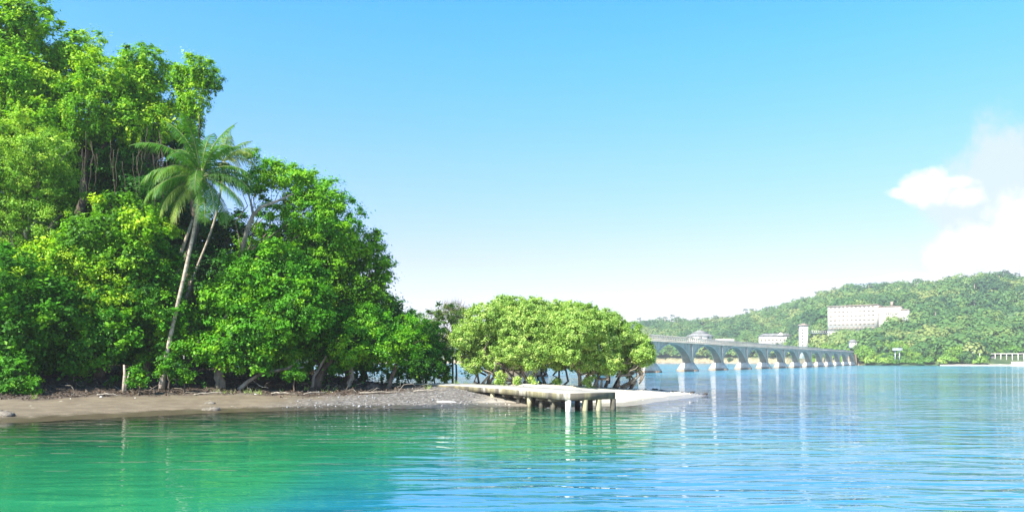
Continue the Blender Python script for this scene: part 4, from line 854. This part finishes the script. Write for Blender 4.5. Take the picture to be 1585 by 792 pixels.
def house(label, px, py, Y, w_, d_, h_, roof, rz=0.1, nw=3, wall=White):
    if Y is None: Y = onhill(px, py)-3; HOUSES.append((px, Y, w_*F/Y*.5+2))
    o = place('house', label, 'house', px, py, Y, az(px)+rz, 'houses on the far hillside')
    b = MB(); b.box((0, d_/2, h_/2-1), (w_, d_, h_+2)); b.build('wall', wall, o)
    b = MB(); e_ = .5; b.add([[-w_/2-e_, -e_, h_], [w_/2+e_, -e_, h_], [w_/2+e_, d_+e_, h_], [-w_/2-e_, d_+e_, h_], [-w_/4, d_/2, h_+1.5], [w_/4, d_/2, h_+1.5]], [[0, 1, 5, 4], [2, 3, 4, 5], [0, 3, 2, 1]], [[1, 2, 5], [3, 0, 4]]); b.build('roof', roof, o)
    for k in range(nw): b = MB(); b.box((-w_/2+(k+.5)*w_/nw, -.05, h_*.5), (w_/nw*.45, .12, h_*.35)); b.build('window', Glass, o)
    return o
house('small two storey white house in the trees right of the bridge end', 1321, 533, 462, 3.8, 4, 1.6, PaleRoof, .2, 2)
house('little white hut below the two storey white house', 1335, 546, 452, 3.4, 4, 2.4, White, .1, 1)
house('pale roofed house high on the hillside right of the hotel', 1467, 481, None, 12, 8, 3.0, PaleRoof, .15, 3)
house('tiny white house below the pale roofed hillside house', 1461, 491, None, 6, 5, 4.0, White, .1, 2)
house('low white house with a long front behind the hotel annex', 1430, 501, None, 15, 6, 2.0, White, .0, 4)
house('grey shed on the shore beneath the pergola posts', 1534, 561, 425, 4.0, 3, 2.0, PaleRoof, 0, 1, Cream)
pf = place('lookout_platform', 'grey lookout platform on legs among the shore trees', 'platform', 1389, 546, 428, az(1389)); b = MB(); b.box((0, 0, 1.6), (5, 3.5, .35)); b.box((0, -1.6, 2.2), (5, .1, .9)); b.build('deck', Metal, pf)
b = MB()
for sx in (-1.8, 1.8): b.box((sx*.6, 0, -1.5), (.5, .5, 6))
b.build('support', Metal, pf)
# lamp posts, pergola, shore wall, mast
def lamp(label, px, ytop, Y, rad=.16):
    zt_ = P(px, ytop, Y)[2]; zb = max(.2, hz(px, Y)-.3); o = thing('shore_pole', label, 'pole', ((px-CX)/F*Y, Y, zb), 0, 'poles on the far shore'); h_ = zt_-zb
    b = MB(); b.tube([[0, 0, 0], [0, 0, h_*.5], [0, 0, h_]], [rad, rad*.9, rad*.7], 6); b.build('pole', White, o); b = MB(); b.box((.6, 0, h_), (1.5, .25, .16)); b.build('lamp_arm', Metal, o); return o
lamp('tall white pole at the dark tree on the far shore', 1505, 545, 414, .3); lamp('shorter white pole left of the tall one', 1500, 553, 413, .22); lamp('thin pole between the tall pole and pergola', 1516.5, 546, 416, .2)
lamp('short pole at the left end of the far beach', 1497, 556, 414, .18)
lamp('pale pole standing high on the green hillside', 1515, 477, 600, .25)
pg = place('pergola', 'white pergola of thin posts on the far right shore', 'pergola', 1558, 561, 420, az(1558)); b = MB()
for x in np.linspace(-10.5, 10.5, 9): 
    q = MB(); q.box((x, 0, 2.0), (.3, .3, 5.6)); q.build('post', White, pg); q = MB(); q.box((x, 4, 2.0), (.3, .3, 5.6)); q.build('post', White, pg)
b.box((0, 0, 4.9), (22, .3, .35)); b.box((0, 4, 4.9), (22, .3, .35)); b.build('beam', White, pg)
sw = place('shore_wall', 'low white wall by the water at the right edge', 'wall', 1583, 565, 409, az(1583)); b = MB(); b.box((2, 0, .5), (14, .8, 2.4)); b.build('wall', White, sw); b = MB(); b.box((2, 0, 1.8), (14.4, 1.1, .25)); b.build('coping', White, sw)
ms_ = place('radio_mast', 'thin lattice radio mast on the ridge at the right edge', 'mast', 1578, 432, 770, 0); b = MB(); hm = 27
for k in range(3):
    a = k*2.094; b.tube([[math.cos(a)*1.0, math.sin(a)*1.0, -6], [math.cos(a)*.35, math.sin(a)*.35, hm]], [.14, .10], 4)
for z in np.arange(0, hm-1, 1.8):
    for k in range(3):
        a, c_ = k*2.094, (k+1)*2.094; r1 = 1-.65*z/hm; r2 = 1-.65*(z+1.8)/hm; b.tube([[math.cos(a)*r1, math.sin(a)*r1, z], [math.cos(c_)*r2, math.sin(c_)*r2, z+1.8]], [.08, .08], 3)
b.build('lattice', Metal, ms_)
# far beach strips and shore rocks as terrain
def strip(px0, px1, wid, zt_, mt, name):
    pxs = np.linspace(px0, px1, 60); s = np.interp(pxs, hx, hs_)+(fbm(pxs*.02, pxs*0, 41)-.5)*14; V = []
    for q, z in ((-wid, -.4), (-wid*.6, .25*zt_), (0, zt_*.7), (wid*.8, zt_)):
        yv = s+q+(fbm(pxs*.15, pxs*0+q, 71)-.5)*3; V.append(np.stack([(pxs-CX)/F*yv, yv, np.full(60, z)+(fbm(pxs*.3, pxs*0+q, 73)-.5)*zt_*.4], 1))
    i = np.arange(3)[:, None]*60+np.arange(59)[None]; return tag(link_mesh(name, np.concatenate(V), np.stack([i, i+1, i+61, i+60], -1).reshape(-1, 4), None, mt, None, True), kind='structure')
strip(1455, 1760, 3.5, .8, Sand, 'far_beach'); strip(1000, 1330, 3, 1.2, Tan, 'far_rocks')

# ------------------------------------------------------------------ far trees
def crown_pts(k, nf, r, squash, fs, tint):
    """k crowns merged: arrays of centre etc -> quads"""
def far_forest(n, pxr, trange, rr, fsz, nf, name, label, mt, seed, mask=None, tb=.5):
    px = rng.uniform(pxr[0], pxr[1], n); t = rng.uniform(trange[0], trange[1], n)**1.0
    s = np.interp(px, hx, hs_)+(fbm(px*.02, px*0, 41)-.5)*14; r = np.interp(px, hx, hr_); Yd = s+t*(r-s)
    if mask is not None: k = mask(px, Yd, t); px, t, Yd = px[k], t[k], Yd[k]; n = len(px)
    x = (px-CX)/F*Yd; z = hill_z(px, Yd); R_ = rr[0]+(rr[1]-rr[0])*rng.random(n)**1.8; hgt = R_*rng.uniform(.8, 1.3, n)
    ct = np.clip(tb+(fbm(x*.02, Yd*.02, seed)-.5)*1.6+rng.normal(0, .22, n), 0, 1)
    idx = np.repeat(np.arange(n), nf); u = unit(n*nf); u[:, 2] = np.abs(u[:, 2])*1.0-.15; u[:, 1] = np.where(rng.random(n*nf) < .6, -np.abs(u[:, 1]), u[:, 1])
    rad = R_[idx][:, None]*(.7+.38*rng.random((n*nf, 1)))
    C = np.stack([x, Yd, z+hgt*.5], 1)[idx]+u*rad*np.array([1, 1, .85]); L = fsz*rng.uniform(.6, 1.4, n*nf)*np.sqrt(R_[idx]/4)
    V, Q, tn = leaves(C, u*.9+np.array([0, 0, .3]), L, L*.75, np.clip(ct[idx]*.85+rng.random(n*nf)*.15, 0, 1), 0, .4)
    return tag(link_mesh(name, V, Q, None, mt, None, False, face=dict(tint=tn)), label, 'forest', kind='stuff')
def clear(px, Y, t):
    k = np.ones(len(px), bool)
    for (hx_, hY, hw_) in HOUSES: k &= ~((np.abs(px-hx_) < hw_) & (Y > hY-5) & (Y < hY+12))
    for (a, b_, y0, y1) in ((1268, 1422, 536, 592), (1235, 1252, 500, 558), (1172, 1226, 676, 705), (1062, 1104, 724, 745), (1316, 1327, 457, 470), (1331, 1340, 448, 458), (1526, 1700, 380, 428)): k &= ~((px > a) & (px < b_) & (Y > y0) & (Y < y1))
    return k
far_forest(4600, (960, 1660), (.03, 1.06), (2.8, 9.5), 1.5, 105, 'hillside_forest', 'mixed green forest covering the far hillside', L_far, 81, clear)
far_forest(1500, (1225, 1600), (.0, .30), (2.2, 4.2), 1.1, 110, 'shore_thicket', 'yellow green thicket between the hotel and the far shore', L_farb, 83, clear, .5)
far_forest(1500, (880, 1330), (.03, .35), (2.5, 5.0), 1.5, 60, 'shore_thicket', 'green thicket on the low cliffs behind the bridge', L_far, 87, clear, .55)
# individual shore trees
def far_tree(label, R_, hgt, mt, tint):
    root = thing('shore_tree', label, 'tree', (0, 0, -50), group='trees along the far shore'); b = MB(); b.tube([[0, 0, -1], [.2, 0, hgt*.4], [0, 0, hgt*.8]], [.4, .3, .15], 6)
    for q in range(5): a = q*1.25; b.tube([[0, 0, hgt*.4], [math.cos(a)*R_*.6, math.sin(a)*R_*.6, hgt*.75]], [.18, .08], 4)
    b.build('trunk', BarkD, root); C = Crown()
    for q in range(9):
        u = unit(1)[0]; c = np.array([u[0]*R_*.6, u[1]*R_*.6, hgt*.62+u[2]*R_*.42]); C.parts.append(None); C.parts.pop()
        rr = R_*rng.uniform(.35, .5); k = 170; v = unit(k); C.parts.append(leaves(c+v*rr*(.7+.35*rng.random((k, 1))), v+[0, 0, .3], .8*rng.uniform(.6, 1.3, k), .6*rng.uniform(.6, 1.2, k), np.clip(tint+rng.normal(0, .1)+rng.random(k)*.3-.1, 0, 1)))
    V = np.vstack([p[0] for p in C.parts]); link_mesh('crown', V, np.arange(len(V)).reshape(-1, 4), None, mt, root, False, face=dict(tint=np.concatenate([p[2] for p in C.parts]))); return root
def LBL(px):
    return ('rounded green tree at the water behind the bridge arches' if px < 1250 else 'rounded green tree on the slope between the lift tower and bridge end' if px < 1338 else
            'rounded green tree in the belt just right of the bridge end' if px < 1390 else 'rounded green tree in the shore belt around the grey lookout platform' if px < 1440 else
            'rounded green tree in the shore belt left of the tall white pole' if px < 1520 else 'small green tree behind the pergola on the far beach')
LB = LBL(1400)
pro = [far_tree(LB, 4.4, 8, L_farb, .45), far_tree(LB, 3.6, 7, L_far, .45), far_tree(LB, 5.0, 9, L_farb, .6), far_tree(LB, 3.8, 8, L_far, .25)]
used = [False]*4
spots = []
for px in np.concatenate([np.arange(1338, 1500, 7.0), np.arange(1346, 1500, 10), np.arange(1255, 1335, 9), np.arange(1522, 1640, 9), np.arange(1056, 1240, 11)]):
    s = float(np.interp(px, hx, hs_)+(fbm(np.array([px*.02]), np.array([0.]), 41)[0]-.5)*14); row = rng.integers(0, 2); spots.append((px+rng.uniform(-3, 3), s+(14 if 1520 < px else 2.5)+row*12+rng.uniform(0, 5)))
for i, (px, Y) in enumerate(spots):
    k = int(rng.integers(0, 4)); loc = far(px, Y, -1.0 if px < 1500 else -.5); s_ = rng.uniform(.65, 1.3) if px < 1500 else rng.uniform(.45, .7)
    if not clear(np.array([px]), np.array([Y]), None)[0]: continue
    if not used[k]: o = pro[k]; used[k] = True; o.location = [float(v) for v in loc]; o.scale = (s_, s_, s_)
    else: o = copy_tree(pro[k], loc, rng.uniform(0, 6.28), (s_, s_, s_*rng.uniform(.85, 1.1)))
    o['label'] = LBL(px).replace('rounded green', ('large ' if s_ > 1.0 else 'small ' if s_ < .8 and px < 1520 else '')+['bright green', 'mid green', 'yellowish green', 'dark green'][k]).replace('small small', 'small').replace('small green', 'small '+['bright', 'mid', 'yellowish', 'dark'][k]+' green')
# palms on the far ridge
def far_palm():
    root = thing('ridge_palm', 'palm silhouette standing above the forest on the far hill', 'palm tree', (0, 0, -60), group='palms on the far hill'); b = MB(); b.tube([[0, 0, -7], [.3, 0, 5], [0, 0, 10]], [.5, .45, .4], 5); b.build('trunk', BarkP, root)
    V = []; tn = []
    for k in range(13):
        v, t_, rc = frond_mesh(k*2.4, R(rng.uniform(-5, 65)), 4.6, R(rng.uniform(50, 95)), rng.uniform(.1, .4), 1.4, 14); m_ = v.copy(); V.append(v); tn.append(t_)
    V = np.vstack(V)
    # widen leaflets so the crown holds together at this distance
    V4 = V.reshape(-1, 4, 3); c = V4.mean(1, keepdims=True); V4 = c+(V4-c)*np.array([1.9]); V = V4.reshape(-1, 3)+np.array([0, 0, 10.])
    link_mesh('crown', V, np.arange(len(V)).reshape(-1, 4), None, L_far, root, False, face=dict(tint=np.concatenate(tn))); return root
fp = [far_palm(), far_palm()]; up = [0, 0]
ridge = list(np.array([985, 996, 1006, 1013, 1024, 1033, 1044, 1049, 1078, 1092, 1104, 1110, 1128, 1150, 1154, 1165, 1190, 1212, 1246, 1262, 1290, 1347, 1500, 1545, 1568]))
for i, px in enumerate(ridge+list(rng.uniform(1180, 1585, 55))):
    r = float(np.interp(px, hx, hr_)); s = float(np.interp(px, hx, hs_)); t_ = rng.uniform(.9, .98) if i < len(ridge) else rng.uniform(.3, .9); Y = s+t_*(r-s)
    if not clear(np.array([px]), np.array([Y]), None)[0]: continue
    k = i % 2; sc = rng.uniform(.6, 1.0) if i < len(ridge) else rng.uniform(.6, .85); loc = far(px+rng.uniform(-5, 5), Y, rng.uniform(0, 4.5) if i < len(ridge) else 0)
    if not up[k]: o = fp[k]; up[k] = 1; o.location = [float(v) for v in loc]; o.scale = (sc,)*3
    else: o = copy_tree(fp[k], loc, rng.uniform(0, 6.28), (sc,)*3)
    o['label'] = (('palm standing up from the low ridge left of the round pavilion' if px < 1080 else 'palm standing up from the ridge between the pavilion and the lift tower' if px < 1240 else 'palm on the high ridge above the hotel' if px < 1430 else 'palm on the high ridge near the radio mast') if i < len(ridge) else
                  'palm on the forested slope left of the hotel' if px < 1290 else 'palm on the forested slope above the hotel' if px < 1410 else 'palm on the forested slope right of the hotel')
    if i >= len(ridge): o['label'] = o['label'].replace('palm on', ('taller ' if sc > .72 else 'shorter ')+'palm '+('low' if t_ < .5 else 'halfway up' if t_ < .7 else 'high')+' on')
print('leaves', NL[0])
